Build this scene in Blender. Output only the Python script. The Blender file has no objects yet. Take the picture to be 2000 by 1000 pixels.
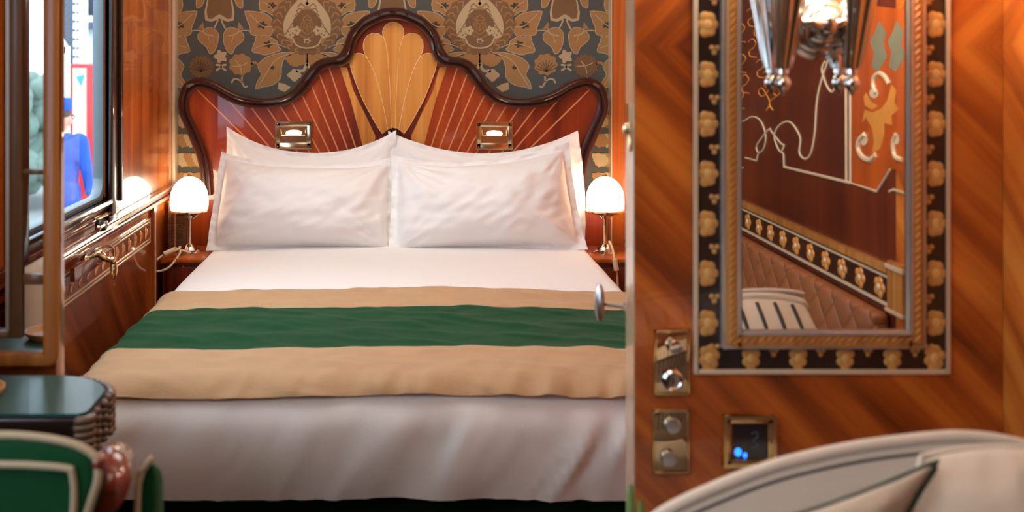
import bpy, bmesh, math, random
from mathutils import Vector, noise, Matrix
random.seed(7)
PI = math.pi
S = bpy.context.scene
COL = S.collection
H = 1.32            # eye height
F = 2040.0          # focal length in pixels of a 2000 px wide frame
VX, VY = 790.0, 100.0

def W(px, py, D):
    return Vector(((px-VX)*D/F, D, H-(py-VY)*D/F))
def lin(c):
    c = c/255.0
    return c/12.92 if c <= 0.04045 else ((c+0.055)/1.055)**2.4
def rgb(r, g, b):
    return (lin(r), lin(g), lin(b), 1.0)

# ------------------------------------------------------------------ materials
def base_mat(name):
    m = bpy.data.materials.new(name); m.use_nodes = True
    nt = m.node_tree; b = nt.nodes['Principled BSDF']
    return m, nt, b
def N(nt, typ, **kw):
    n = nt.nodes.new(typ)
    for k, v in kw.items():
        setattr(n, k, v)
    return n
def plain(name, col, rough=0.5, metal=0.0, coat=0.0, var=0.08, nscale=30.0, sheen=0.0, bump=0.0, bscale=200.0, spec=0.5):
    m, nt, b = base_mat(name)
    tc = N(nt, 'ShaderNodeTexCoord')
    no = N(nt, 'ShaderNodeTexNoise'); no.inputs['Scale'].default_value = nscale; no.inputs['Detail'].default_value = 4
    nt.links.new(tc.outputs['Object'], no.inputs['Vector'])
    mx = N(nt, 'ShaderNodeMix', data_type='RGBA')
    mx.inputs[6].default_value = tuple(c*(1-var) for c in col[:3])+(1,)
    mx.inputs[7].default_value = tuple(min(1, c*(1+var)) for c in col[:3])+(1,)
    nt.links.new(no.outputs['Fac'], mx.inputs[0]); nt.links.new(mx.outputs[2], b.inputs['Base Color'])
    b.inputs['Roughness'].default_value = rough; b.inputs['Metallic'].default_value = metal
    b.inputs['Coat Weight'].default_value = coat; b.inputs['Coat Roughness'].default_value = 0.06
    b.inputs['Specular IOR Level'].default_value = spec
    if sheen:
        b.inputs['Sheen Weight'].default_value = sheen; b.inputs['Sheen Roughness'].default_value = 0.4
    if bump:
        n2 = N(nt, 'ShaderNodeTexNoise'); n2.inputs['Scale'].default_value = bscale; n2.inputs['Detail'].default_value = 3
        nt.links.new(tc.outputs['Object'], n2.inputs['Vector'])
        bp = N(nt, 'ShaderNodeBump'); bp.inputs['Strength'].default_value = bump; bp.inputs['Distance'].default_value = 0.004
        nt.links.new(n2.outputs['Fac'], bp.inputs['Height']); nt.links.new(bp.outputs['Normal'], b.inputs['Normal'])
    return m
def wood(name, dark, mid, light, axis='z', across=14.0, coat=0.8, rough=0.35, diamond=None, angle=0.0, coatr=0.04, big=2.0):
    """veneer: noise stretched along the grain.  diamond=(horizontal axis index, centre, zc) gives four-way matched veneer."""
    m, nt, b = base_mat(name)
    tc = N(nt, 'ShaderNodeTexCoord'); vec = tc.outputs['Object']
    def math_(op, a, c=None):
        n = N(nt, 'ShaderNodeMath', operation=op)
        for i, v in enumerate((a, c)):
            if v is None: continue
            if isinstance(v, (int, float)): n.inputs[i].default_value = v
            else: nt.links.new(v, n.inputs[i])
        return n.outputs[0]
    if diamond:
        ai, c0, zc = diamond
        sp = N(nt, 'ShaderNodeSeparateXYZ'); nt.links.new(vec, sp.inputs[0])
        a = math_('ABSOLUTE', math_('SUBTRACT', sp.outputs[ai], c0))
        z = math_('ABSOLUTE', math_('SUBTRACT', sp.outputs[2], zc))
        u = math_('ADD', a, z); v = math_('SUBTRACT', a, z)
        cb = N(nt, 'ShaderNodeCombineXYZ'); nt.links.new(u, cb.inputs[0]); nt.links.new(v, cb.inputs[2])
        vec = cb.outputs[0]; axis = 'z'
    mp = N(nt, 'ShaderNodeMapping')
    sc = {'x': (0.6, across, across), 'y': (across, 0.6, across), 'z': (across, across, 0.6)}[axis]
    if angle:
        mr = N(nt, 'ShaderNodeMapping'); mr.inputs['Rotation'].default_value = (0, angle, 0) if not diamond else (0, 0, 0)
        nt.links.new(vec, mr.inputs['Vector']); vec = mr.outputs[0]
    mp.inputs['Scale'].default_value = sc
    nt.links.new(vec, mp.inputs['Vector'])
    n1 = N(nt, 'ShaderNodeTexNoise'); n1.inputs['Scale'].default_value = 1.0; n1.inputs['Detail'].default_value = 9; n1.inputs['Roughness'].default_value = 0.62
    n1.inputs['Distortion'].default_value = 0.35
    nt.links.new(mp.outputs[0], n1.inputs['Vector'])
    n2 = N(nt, 'ShaderNodeTexNoise'); n2.inputs['Scale'].default_value = big; n2.inputs['Detail'].default_value = 3
    nt.links.new(tc.outputs['Object'], n2.inputs['Vector'])
    f = math_('ADD', math_('MULTIPLY', n1.outputs['Fac'], 0.75), math_('MULTIPLY', n2.outputs['Fac'], 0.25))
    cr = N(nt, 'ShaderNodeValToRGB')
    cr.color_ramp.elements[0].position = 0.34; cr.color_ramp.elements[0].color = dark
    cr.color_ramp.elements[1].position = 0.66; cr.color_ramp.elements[1].color = light
    e = cr.color_ramp.elements.new(0.5); e.color = mid
    nt.links.new(f, cr.inputs[0]); nt.links.new(cr.outputs[0], b.inputs['Base Color'])
    b.inputs['Roughness'].default_value = rough
    b.inputs['Coat Weight'].default_value = coat; b.inputs['Coat Roughness'].default_value = coatr
    return m
def emit(name, col, strength, vary=0.0):
    m, nt, b = base_mat(name)
    b.inputs['Base Color'].default_value = col
    b.inputs['Emission Color'].default_value = col; b.inputs['Emission Strength'].default_value = strength
    return m
def glass_pane(name, tint=(0.96, 0.98, 1, 1), refl=1.0):
    m = bpy.data.materials.new(name); m.use_nodes = True; nt = m.node_tree; nt.nodes.clear()
    out = N(nt, 'ShaderNodeOutputMaterial'); mix = N(nt, 'ShaderNodeMixShader')
    tr = N(nt, 'ShaderNodeBsdfTransparent'); tr.inputs[0].default_value = tint
    gl = N(nt, 'ShaderNodeBsdfGlossy'); gl.inputs['Roughness'].default_value = 0.01
    fr = N(nt, 'ShaderNodeFresnel'); fr.inputs['IOR'].default_value = 1.4
    ge = N(nt, 'ShaderNodeNewGeometry'); iv = N(nt, 'ShaderNodeMath', operation='SUBTRACT'); iv.inputs[0].default_value = 1.0; nt.links.new(ge.outputs['Backfacing'], iv.inputs[1])
    mu = N(nt, 'ShaderNodeMath', operation='MULTIPLY'); nt.links.new(fr.outputs[0], mu.inputs[0]); nt.links.new(iv.outputs[0], mu.inputs[1])
    nt.links.new(mu.outputs[0], mix.inputs[0]); nt.links.new(tr.outputs[0], mix.inputs[1]); nt.links.new(gl.outputs[0], mix.inputs[2])
    nt.links.new(mix.outputs[0], out.inputs[0])
    return m

M = {}
M['door'] = wood('matched_veneer', rgb(88, 30, 7), rgb(172, 80, 20), rgb(220, 124, 42), diamond=(0, 0.655, 1.327), across=11)
M['door_edge'] = plain('door_edge_reflection_tone', rgb(205, 165, 130), 0.25, coat=1.0, var=0.05)  # pale colour stands in for the window's reflection on the glossy edge
M['side_veneer'] = wood('side_veneer', rgb(120, 48, 14), rgb(190, 96, 30), rgb(222, 135, 52), diamond=(1, 1.46, 1.33), across=11)
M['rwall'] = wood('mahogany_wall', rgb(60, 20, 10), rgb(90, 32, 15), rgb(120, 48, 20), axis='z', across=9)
M['lwall'] = wood('window_wall_veneer', rgb(128, 50, 14), rgb(188, 92, 27), rgb(222, 128, 48), axis='z', across=12, coat=1.0)
M['lwall_low'] = wood('lower_wall_veneer', rgb(86, 34, 10), rgb(142, 66, 20), rgb(182, 96, 34), across=8, coat=1.0, diamond=(1, 4.6, 1.6))
M['post'] = wood('post_veneer', rgb(150, 66, 20), rgb(196, 100, 34), rgb(222, 130, 54), axis='z', across=16)
M['rail'] = wood('rail_mahogany', rgb(74, 26, 10), rgb(112, 42, 16), rgb(150, 66, 24), axis='y', across=14, coat=1.0)
M['hb'] = wood('headboard_mahogany', rgb(92, 26, 8), rgb(146, 50, 14), rgb(188, 78, 26), axis='z', across=8, coat=1.0, coatr=0.03)
M['hb_dark'] = plain('dark_carved_moulding', rgb(52, 22, 16), 0.3, coat=1.0, var=0.2, nscale=8)
M['inlay'] = wood('satinwood_inlay', rgb(186, 112, 44), rgb(214, 142, 62), rgb(232, 168, 88), axis='z', across=26, coat=0.9)
M['inlay_dark'] = wood('rosewood_inlay', rgb(70, 18, 9), rgb(96, 26, 12), rgb(120, 36, 16), axis='z', across=10, coat=1.0)
M['string'] = plain('boxwood_stringing', rgb(222, 146, 96), 0.35, coat=0.8)
M['fan_line'] = plain('pale_fan_line', rgb(240, 200, 140), 0.4, coat=0.6)
M['string_pale'] = plain('pale_stringing', rgb(214, 190, 158), 0.4, coat=0.6)
M['orange_panel'] = wood('amboyna_panel', rgb(150, 58, 14), rgb(190, 84, 22), rgb(215, 108, 36), axis='z', across=8, coat=0.8)
M['scroll'] = plain('scroll_marquetry', rgb(214, 140, 60), 0.4, coat=0.6, var=0.2)
M['scroll_grey'] = plain('greenish_marquetry', rgb(128, 128, 104), 0.4, coat=0.6, var=0.2)
M['floral_bg'] = plain('ebony_border', rgb(38, 24, 18), 0.35, coat=0.8, var=0.2)
M['floral'] = plain('flower_marquetry', rgb(206, 148, 76), 0.45, coat=0.5, var=0.3, nscale=60)
M['floral2'] = plain('flower_heart', rgb(226, 176, 104), 0.45, coat=0.5, var=0.2, nscale=60)
M['goldframe'] = wood('gilded_frame', rgb(140, 84, 34), rgb(182, 118, 54), rgb(206, 146, 78), axis='z', across=60, coat=0.5)
M['silver_lip'] = plain('silvered_lip', rgb(200, 190, 178), 0.3, metal=0.6)
M['mirror'] = plain('silvered_mirror', (0.86, 0.85, 0.83, 1), 0.015, metal=1.0, var=0.0)
M['chrome'] = plain('polished_nickel', (0.78, 0.76, 0.73, 1), 0.07, metal=1.0, var=0.03)
M['boss'] = plain('soft_nickel', (0.62, 0.61, 0.60, 1), 0.16, metal=1.0, var=0.03)
M['brass'] = plain('polished_brass', (0.80, 0.58, 0.27, 1), 0.12, metal=1.0, var=0.06)
M['plate'] = plain('mirror_brass', (0.66, 0.52, 0.33, 1), 0.05, metal=1.0, var=0.04)
M['brass_pale'] = plain('pale_brass', (0.82, 0.70, 0.48, 1), 0.16, metal=1.0, var=0.06)
M['steel'] = plain('satin_steel', (0.6, 0.6, 0.6, 1), 0.3, metal=1.0)
M['white'] = plain('white_cotton', rgb(232, 228, 224), 0.85, var=0.015, sheen=0.15, bump=0.12, bscale=350)
M['pillow'] = plain('white_percale', rgb(236, 233, 230), 0.8, var=0.012, sheen=0.15, bump=0.08, bscale=300)
M['beige'] = plain('beige_velvet', rgb(180, 142, 102), 0.85, var=0.12, nscale=14, sheen=0.1, bump=0.2, bscale=160)
M['green'] = plain('green_velvet', rgb(8, 64, 30), 0.85, var=0.25, nscale=10, sheen=0.06, spec=0.2, bump=0.2, bscale=160)
M['green_dark'] = plain('dark_green_velvet', rgb(6, 46, 26), 0.85, var=0.25, nscale=12, sheen=0.05, spec=0.2)
M['piping'] = plain('cream_piping', rgb(172, 152, 122), 0.8)
M['cream'] = plain('cream_wool', rgb(206, 194, 178), 0.9, var=0.03, sheen=0.2, bump=0.2, bscale=260)
M['cream_grey'] = plain('stone_cushion_linen', rgb(172, 158, 142), 0.9, var=0.04, sheen=0.2, bump=0.2, bscale=260)
M['pipe_green'] = plain('bottle_green_piping', rgb(18, 46, 26), 0.7)
M['pipe_dark'] = plain('dark_piping', rgb(50, 48, 46), 0.8)
M['mahog'] = wood('polished_mahogany', rgb(70, 20, 10), rgb(112, 36, 16), rgb(150, 58, 24), axis='z', across=12, coat=1.0, coatr=0.03)
M['tabletop'] = plain('green_leather_top', rgb(44, 84, 80), 0.38, coat=0.12, var=0.1)
M['table_dark'] = plain('dark_table_edge', rgb(40, 20, 18), 0.3, coat=0.8, var=0.2)
M['frame_wood'] = wood('tan_frame_wood', rgb(126, 70, 24), rgb(170, 102, 42), rgb(198, 132, 64), axis='z', across=24, coat=0.4)
M['bar'] = wood('reflected_frame_brown', rgb(78, 52, 32), rgb(104, 72, 44), rgb(128, 92, 58), axis='z', across=30, coat=0.3)  # brown of a reflected frame, modelled as bars on the left mirror
M['gallery'] = plain('carved_dark_edge', rgb(96, 72, 54), 0.4, coat=0.5, var=0.4, nscale=50)
M['tan'] = plain('tan_dish', rgb(196, 146, 98), 0.5)
M['wicker'] = None
M['quilt'] = None
M['ceil'] = plain('cream_ceiling', rgb(216, 196, 160), 0.6)
M['carpet'] = plain('dark_carpet', rgb(52, 42, 30), 0.95, var=0.35, nscale=40)
M['black'] = plain('black_glass', rgb(22, 22, 24), 0.08, coat=1.0)
M['winframe'] = plain('dark_window_moulding', rgb(44, 26, 20), 0.28, coat=1.0, var=0.15)
M['sash'] = plain('grey_sash_metal', rgb(118, 132, 138), 0.45, metal=0.3)
M['glass'] = glass_pane('window_glass')
M['shade'] = emit('opal_lit_shade', (1.0, 0.80, 0.55, 1), 7.0)
M['bulb'] = emit('lit_bulb', (1.0, 0.80, 0.52, 1), 16.0)
M['sconce_lit'] = emit('lit_frosted_cup', (1.0, 0.88, 0.70, 1), 46.0)
M['led'] = emit('blue_led', (0.01, 0.12, 1.0, 1), 2.6)
M['cord'] = plain('cream_cord', rgb(226, 204, 168), 0.5)
M['leaf'] = plain('pale_green_leaf', rgb(120, 150, 84), 0.5, var=0.25)
M['terracotta'] = plain('dark_ceramic_pot', rgb(60, 44, 38), 0.35)
# wallpaper weave
M['wp_bg'] = plain('brocade_ground', rgb(84, 86, 82), 0.9, var=0.22, nscale=420)
M['wp_tan'] = plain('brocade_gold_leaf', rgb(164, 122, 74), 0.8, var=0.22, nscale=420)
M['wp_brown'] = plain('brocade_brown', rgb(124, 92, 60), 0.85, var=0.25, nscale=420)
M['wp_light'] = plain('brocade_cream', rgb(188, 164, 126), 0.8, var=0.15, nscale=420)
M['wp_dark'] = plain('brocade_dark', rgb(70, 62, 50), 0.9, var=0.2, nscale=420)
# outdoors
M['platform'] = plain('platform_concrete', rgb(150, 150, 148), 0.9)
M['steelwork'] = plain('grey_painted_steel', rgb(76, 90, 102), 0.6)
M['pale_render'] = plain('pale_render', rgb(222, 224, 224), 0.8)
M['red'] = plain('red_enamel', rgb(206, 40, 40), 0.4)
M['poster'] = plain('pale_poster', rgb(226, 214, 190), 0.6, var=0.12, nscale=6)
M['teal'] = plain('teal_print', rgb(70, 160, 160), 0.6)
M['uniform'] = plain('blue_uniform_cloth', rgb(32, 78, 168), 0.85, var=0.1)
M['skin'] = plain('skin', rgb(196, 142, 116), 0.6)
M['hair'] = plain('short_dark_hair', rgb(70, 58, 50), 0.8)
M['shoe'] = plain('black_shoe', rgb(20, 20, 22), 0.4)
M['bush'] = plain('grey_green_leaves', rgb(120, 140, 128), 0.9, var=0.4, nscale=9)

def wicker():
    m, nt, b = base_mat('woven_cane')
    tc = N(nt, 'ShaderNodeTexCoord'); br = N(nt, 'ShaderNodeTexBrick')
    mp = N(nt, 'ShaderNodeMapping'); mp.inputs['Rotation'].default_value = (PI/2, 0, 0)
    nt.links.new(tc.outputs['Object'], mp.inputs[0]); nt.links.new(mp.outputs[0], br.inputs['Vector'])
    br.inputs['Scale'].default_value = 40; br.inputs['Color1'].default_value = rgb(150, 124, 98); br.inputs['Color2'].default_value = rgb(120, 96, 76); br.inputs['Mortar'].default_value = rgb(80, 56, 40)
    br.inputs['Mortar Size'].default_value = 0.03
    nt.links.new(br.outputs['Color'], b.inputs['Base Color']); b.inputs['Roughness'].default_value = 0.6
    return m
M['wicker'] = wicker()
def quilt():
    m, nt, b = base_mat('quilted_brown_leather')
    tc = N(nt, 'ShaderNodeTexCoord'); sp = N(nt, 'ShaderNodeSeparateXYZ'); nt.links.new(tc.outputs['Object'], sp.inputs[0])
    outs = []
    for sgn in (1, -1):
        a = N(nt, 'ShaderNodeMath', operation='MULTIPLY'); nt.links.new(sp.outputs[1], a.inputs[0]); a.inputs[1].default_value = sgn*34
        c = N(nt, 'ShaderNodeMath', operation='MULTIPLY'); nt.links.new(sp.outputs[2], c.inputs[0]); c.inputs[1].default_value = 34
        d = N(nt, 'ShaderNodeMath', operation='ADD'); nt.links.new(a.outputs[0], d.inputs[0]); nt.links.new(c.outputs[0], d.inputs[1])
        s = N(nt, 'ShaderNodeMath', operation='SINE'); nt.links.new(d.outputs[0], s.inputs[0])
        ab = N(nt, 'ShaderNodeMath', operation='ABSOLUTE'); nt.links.new(s.outputs[0], ab.inputs[0])
        p = N(nt, 'ShaderNodeMath', operation='POWER'); nt.links.new(ab.outputs[0], p.inputs[0]); p.inputs[1].default_value = 0.35
        outs.append(p.outputs[0])
    mu = N(nt, 'ShaderNodeMath', operation='MULTIPLY'); nt.links.new(outs[0], mu.inputs[0]); nt.links.new(outs[1], mu.inputs[1])
    bp = N(nt, 'ShaderNodeBump'); bp.inputs['Distance'].default_value = 0.01; bp.inputs['Strength'].default_value = 0.7
    nt.links.new(mu.outputs[0], bp.inputs['Height']); nt.links.new(bp.outputs[0], b.inputs['Normal'])
    b.inputs['Base Color'].default_value = rgb(150, 88, 48); b.inputs['Roughness'].default_value = 0.5
    return m
M['quilt'] = quilt()

# ------------------------------------------------------------------ mesh builder
class MB:
    def __init__(s): s.v = []; s.f = []; s.m = []
    def add(s, vs, fs, mi=0):
        o = len(s.v); s.v += [Vector(v) for v in vs]
        for f in fs: s.f.append([o+i for i in f]); s.m.append(mi)
        return s
    def box(s, x0, x1, y0, y1, z0, z1, mi=0):
        vs = [(x, y, z) for x in (x0, x1) for y in (y0, y1) for z in (z0, z1)]
        return s.add(vs, [(0,1,3,2), (4,6,7,5), (0,4,5,1), (2,3,7,6), (0,2,6,4), (1,5,7,3)], mi)
    def poly(s, pts, mi=0): return s.add(pts, [list(range(len(pts)))], mi)
    def prism(s, pts, d, mi=0):
        """solid from a closed outline, extruded by vector d"""
        n = len(pts); d = Vector(d); a = [Vector(p) for p in pts]
        vs = a+[p+d for p in a]
        fs = [list(range(n)), list(range(2*n-1, n-1, -1))]+[(i, i+n, (i+1) % n+n, (i+1) % n) for i in range(n)]
        return s.add(vs, fs, mi)
    def lathe(s, prof, c, n=28, mi=0, axis='z', cap=True, flute=0, depth=0.0):
        vs = []; fs = []
        c = Vector(c)
        for (r, h) in prof:
            for k in range(n):
                t = 2*PI*k/n
                rr = r*(1-depth*(0.5+0.5*math.cos(flute*t))) if flute else r
                if axis == 'z': p = (rr*math.cos(t), rr*math.sin(t), h)
                elif axis == 'y': p = (rr*math.cos(t), h, rr*math.sin(t))
                else: p = (h, rr*math.cos(t), rr*math.sin(t))
                vs.append(c+Vector(p))
        L = len(prof)
        for i in range(L-1):
            for k in range(n):
                fs.append((i*n+k, i*n+(k+1) % n, (i+1)*n+(k+1) % n, (i+1)*n+k))
        if cap:
            fs.append(list(range(n-1, -1, -1))); fs.append([(L-1)*n+k for k in range(n)])
        return s.add(vs, fs, mi)
    def tube(s, pts, r, n=8, mi=0, closed=False, squash=None):
        pts = [Vector(p) for p in pts]; L = len(pts); vs = []; fs = []
        up = Vector((0, 0, 1)); prev = None
        for i, p in enumerate(pts):
            if closed: t = pts[(i+1) % L]-pts[i-1]
            else: t = pts[min(i+1, L-1)]-pts[max(i-1, 0)]
            if t.length < 1e-9: t = Vector((0, 0, 1))
            t.normalize()
            if prev is None:
                a = up if abs(t.dot(up)) < 0.9 else Vector((1, 0, 0))
            else: a = prev
            a = (a-t*a.dot(t)); a.normalize(); prev = a; b = t.cross(a)
            rr = r[i] if isinstance(r, (list, tuple)) else r
            for k in range(n):
                th = 2*PI*k/n; q = a*math.cos(th)*rr+b*math.sin(th)*rr
                vs.append(p+q)
        R = L if closed else L-1
        for i in range(R):
            for k in range(n):
                j = (i+1) % L
                fs.append((i*n+k, i*n+(k+1) % n, j*n+(k+1) % n, j*n+k))
        if not closed:
            fs.append(list(range(n-1, -1, -1))); fs.append([(L-1)*n+k for k in range(n)])
        return s.add(vs, fs, mi)
    def grid(s, fn, nu, nv, mi=0, wrapu=False):
        vs = [fn(i/nu, j/nv) for j in range(nv+1) for i in range(nu+1)]
        fs = [(j*(nu+1)+i, j*(nu+1)+i+1, (j+1)*(nu+1)+i+1, (j+1)*(nu+1)+i) for j in range(nv) for i in range(nu)]
        return s.add(vs, fs, mi)
    def ball(s, c, r, mi=0, n=16, m=10):
        if not isinstance(r, (tuple, list)): r = (r, r, r)
        vs = []; fs = []
        for j in range(m+1):
            ph = PI*j/m
            for i in range(n):
                th = 2*PI*i/n
                vs.append(Vector(c)+Vector((r[0]*math.sin(ph)*math.cos(th), r[1]*math.sin(ph)*math.sin(th), r[2]*math.cos(ph))))
        for j in range(m):
            for i in range(n):
                fs.append((j*n+i, (j+1)*n+i, (j+1)*n+(i+1) % n, j*n+(i+1) % n))
        return s.add(vs, fs, mi)
    def build(s, name, mats, parent=None, loc=None, bevel=0.0, seg=2, sharp=0.7, weld=True, up=False):
        base = Vector((0, 0, 0))
        if loc is not None: base = Vector(loc)
        elif parent is not None:
            p = parent
            while p is not None: base += Vector(p.location); p = p.parent
        me = bpy.data.meshes.new(name)
        me.from_pydata([tuple(v-base) for v in s.v], [], s.f)
        for i, p in enumerate(me.polygons): p.material_index = s.m[i]
        if not isinstance(mats, (list, tuple)): mats = [mats]
        for m in mats: me.materials.append(m)
        bm = bmesh.new(); bm.from_mesh(me)
        if weld: bmesh.ops.remove_doubles(bm, verts=bm.verts, dist=1e-5)
        bmesh.ops.recalc_face_normals(bm, faces=bm.faces)
        if up and sum(f.normal.z*f.calc_area() for f in bm.faces) < 0: bmesh.ops.reverse_faces(bm, faces=bm.faces)
        if bevel:
            es = [e for e in bm.edges if e.is_manifold and e.calc_face_angle(0) > 0.5]
            bmesh.ops.bevel(bm, geom=es, offset=bevel, segments=seg, profile=0.5, affect='EDGES', clamp_overlap=True)
        for f in bm.faces: f.smooth = True
        for e in bm.edges:
            if not e.is_manifold or e.calc_face_angle(0) > sharp: e.smooth = False
        bm.to_mesh(me); bm.free()
        o = bpy.data.objects.new(name, me); COL.objects.link(o)
        if parent is not None: o.parent = parent
        elif loc is not None: o.location = base
        return o

def tag(o, label=None, cat=None, group=None, kind=None):
    if label: o['label'] = label
    if cat: o['category'] = cat
    if group: o['group'] = group
    if kind: o['kind'] = kind
    return o
def thing(name, loc, label, cat, group=None, kind=None):
    o = bpy.data.objects.new(name, None); COL.objects.link(o); o.location = loc; o.empty_display_size = 0.05
    return tag(o, label, cat, group, kind)
def copy_tree(o, parent=None):
    c = o.copy(); COL.objects.link(c); c.parent = parent
    for ch in [x for x in bpy.data.objects if x.parent == o and x != c]:
        copy_tree(ch, c)
    return c
def catmull(pts, k=8, closed=False):
    pts = [Vector(p) for p in pts]; out = []; n = len(pts)
    rng = range(n) if closed else range(n-1)
    for i in rng:
        if closed: p0, p1, p2, p3 = pts[i-1], pts[i], pts[(i+1) % n], pts[(i+2) % n]
        else: p0, p1, p2, p3 = pts[max(i-1, 0)], pts[i], pts[i+1], pts[min(i+2, n-1)]
        for j in range(k):
            t = j/k
            out.append(0.5*((2*p1)+(p2-p0)*t+(2*p0-5*p1+4*p2-p3)*t*t+(3*p1-p0-3*p2+p3)*t**3))
    if not closed: out.append(pts[-1])
    return out

# ------------------------------------------------------------------ dimensions
XL, XR, XRF = -0.92, 0.87, 0.946      # window wall, bedroom right wall, sitting room right wall
YB, YN, ZC = 4.20, -1.0, 2.35          # headboard wall, near wall, ceiling
YD = 1.65                             # face of the open panel door

# ------------------------------------------------------------------ the setting
tag(MB().box(-1.0, 1.05, YN, YB+0.1, -0.1, 0.0).build('floor', M['carpet']), 'dark carpeted cabin floor under the bed', 'floor', kind='structure')
tag(MB().box(-1.0, 1.05, YN-.1, YB+0.1, ZC, ZC+0.08).build('ceiling', M['ceil']), 'cream cabin ceiling above the bed', 'ceiling', kind='structure')
tag(MB().box(-1.0, 1.05, YN-0.1, YN, 0, ZC).build('wall_near', M['lwall_low']), 'veneered wall closing the sitting end of the cabin', 'wall', kind='structure')

# window wall, built round its two openings
W1 = (2.02, 3.21, 0.868, 1.95)         # y0, y1, z0, z1
W2 = (0.10, 1.29, 0.868, 1.95)
lw = MB()
for a, b in ((YN, W2[0]), (W2[1], W1[0]), (W1[1], YB)):
    lw.box(XL-0.034, XL, a, b, 0.72, ZC, 0)
for w in (W1, W2):
    lw.box(XL-0.034, XL, w[0], w[1], w[3], ZC, 0); lw.box(XL-0.034, XL, w[0], w[1], 0.72, w[2], 0)
lw.box(XL-0.034, XL, YN, YB, 0, 0.72, 1)
tag(lw.build('wall_left', [M['lwall'], M['lwall_low']]), 'glossy veneered wall with the train windows', 'wall', kind='structure')

# right walls
tag(MB().box(XR, XR+0.1, YD+0.06, YB, 0, ZC).build('wall_right', M['post']), 'warm veneered wall beside the right bedside lamp', 'wall', kind='structure')

# corner posts beside the wallpaper
tag(MB().box(XL, XL+0.012, 4.13, YB, 0.0, ZC).build('trim_1', M['string_pale'], bevel=0.003), 'slim pale corner strip left of the wallpaper', 'trim', kind='structure')
tag(MB().box(XR-0.046, XR, 4.15, YB, 0.0, ZC, 0).box(XR-0.05, XR-0.046, 4.145, YB, 0.0, ZC, 1).build('trim_2', [M['post'], M['string_pale']]), 'orange corner post right of the wallpaper', 'trim', kind='structure')

# ---- wallpaper wall with woven damask
wb = MB()
wb.box(XL-0.05, XR+0.05, YB, YB+0.08, 0, ZC, 0)
LAY = [0]
def wp(x, y, lay):     # picture of the cloth in its own drawing units (5 per px of width), laid on the wall
    px, py = 340+x/5.0, y/5.0
    p = W(px, py, YB); p.y = YB-0.0004*lay; return p
XA, XB_ = 1300.0, 460.0     # mirror axes of the repeat (drawing units)
PER = 1685.0                # width of repeat
def inside(p): return XL+0.006 < p.x < XR-0.006 and 0.7 < p.z < ZC
def wpoly(pts, mi, lay, both=True, vs=(0, -1450), ks=(-1, 0, 1, 2)):
    for dy in vs:
        for k in ks:
            for mir in ((0, 1) if both else (0,)):
                q = []
                for (x, y) in pts:
                    xx = (2*XA-x) if mir else x
                    q.append(wp(xx+k*PER, y+dy, lay))
                if all(inside(p) for p in q): wb.poly(q if not mir else q[::-1], mi)
                elif any(inside(p) for p in q):
                    q2 = [Vector((min(max(p.x, XL+0.002), XR-0.002), p.y, p.z)) for p in q]
                    wb.poly(q2 if not mir else q2[::-1], mi)
def wstroke(pts, w, mi, lay, both=True):
    pts = [Vector((a, b, 0)) for a, b in pts]; pts = catmull(pts, 5)
    L, R = [], []
    for i, p in enumerate(pts):
        t = pts[min(i+1, len(pts)-1)]-pts[max(i-1, 0)]; t.normalize(); n = Vector((-t.y, t.x, 0))
        L.append(p+n*w/2); R.append(p-n*w/2)
    for i in range(len(pts)-1):
        wpoly([(L[i].x, L[i].y), (L[i+1].x, L[i+1].y), (R[i+1].x, R[i+1].y), (R[i].x, R[i].y)], mi, lay, both)
def blob(cx, cy, rx, ry, n=28, lob=0, amp=0.0, ph=0.0):
    return [(cx+rx*(1+amp*math.cos(lob*2*PI*i/n+ph))*math.cos(2*PI*i/n), cy+ry*(1+amp*math.cos(lob*2*PI*i/n+ph))*math.sin(2*PI*i/n)) for i in range(n)]
def toothed(pts, amp=7):
    out = []
    q = catmull([Vector((a, b, 0)) for a, b in pts], 4, closed=True)
    for i, p in enumerate(q):
        t = q[(i+1) % len(q)]-q[i-1]; t.normalize(); nn = Vector((-t.y, t.x, 0))
        s = amp*(1 if i % 2 else -1)*0.6
        out.append((p.x+nn.x*s, p.y+nn.y*s))
    return out
def leafshape(pts, mi=1, lay=1, edge=True, both=True, amp=7):
    o = toothed(pts, amp); wpoly(o, mi, lay, both)
    if edge:
        wstroke([(a, b) for a, b in pts]+[pts[0]], 7, 3, lay+1, both)
# acanthus leaves round the wreath
leafshape([(690,110),(780,112),(880,130),(950,180),(970,260),(950,340),(880,362),(800,350),(750,330),(742,270),(715,200)])
leafshape([(835,-10),(960,-60),(1130,-40),(1110,60),(1000,160),(960,150),(900,112),(840,100)])
leafshape([(800,362),(900,350),(1000,400),(1015,450),(1040,490),(900,535),(830,520),(765,505),(772,450),(790,410)])
leafshape([(1200,508),(1090,560),(1052,640),(1040,760),(960,830),(860,850),(800,870),(812,800),(850,730),(820,640),(900,560),(1050,515)])
leafshape([(700,-330),(820,-300),(930,-210),(960,-90),(860,-40),(760,-90),(720,-200)])
leafshape([(980,-420),(1080,-330),(1120,-180),(1060,-90),(970,-180),(930,-300)])
wpoly(toothed([(1090,560),(1120,620),(1180,655),(1260,630),(1300,640),(1300,470),(1210,480)]), 1, 2)
# vein cut-outs
for (cx, cy, r) in ((860,245,42),(915,433,38),(960,660,22),(955,55,36),(840,-190,36),(1030,-240,30)):
    wpoly(blob(cx, cy, r, r*0.75, 20, 5, 0.35), 4, 3)
for st in ([(1190,508),(1000,430),(880,440),(790,470)], [(960,260),(860,250),(740,140)], [(1180,512),(1000,580),(900,720),(820,850)], [(1000,160),(940,60),(870,20)]):
    wstroke(st, 8, 3, 4)
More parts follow.
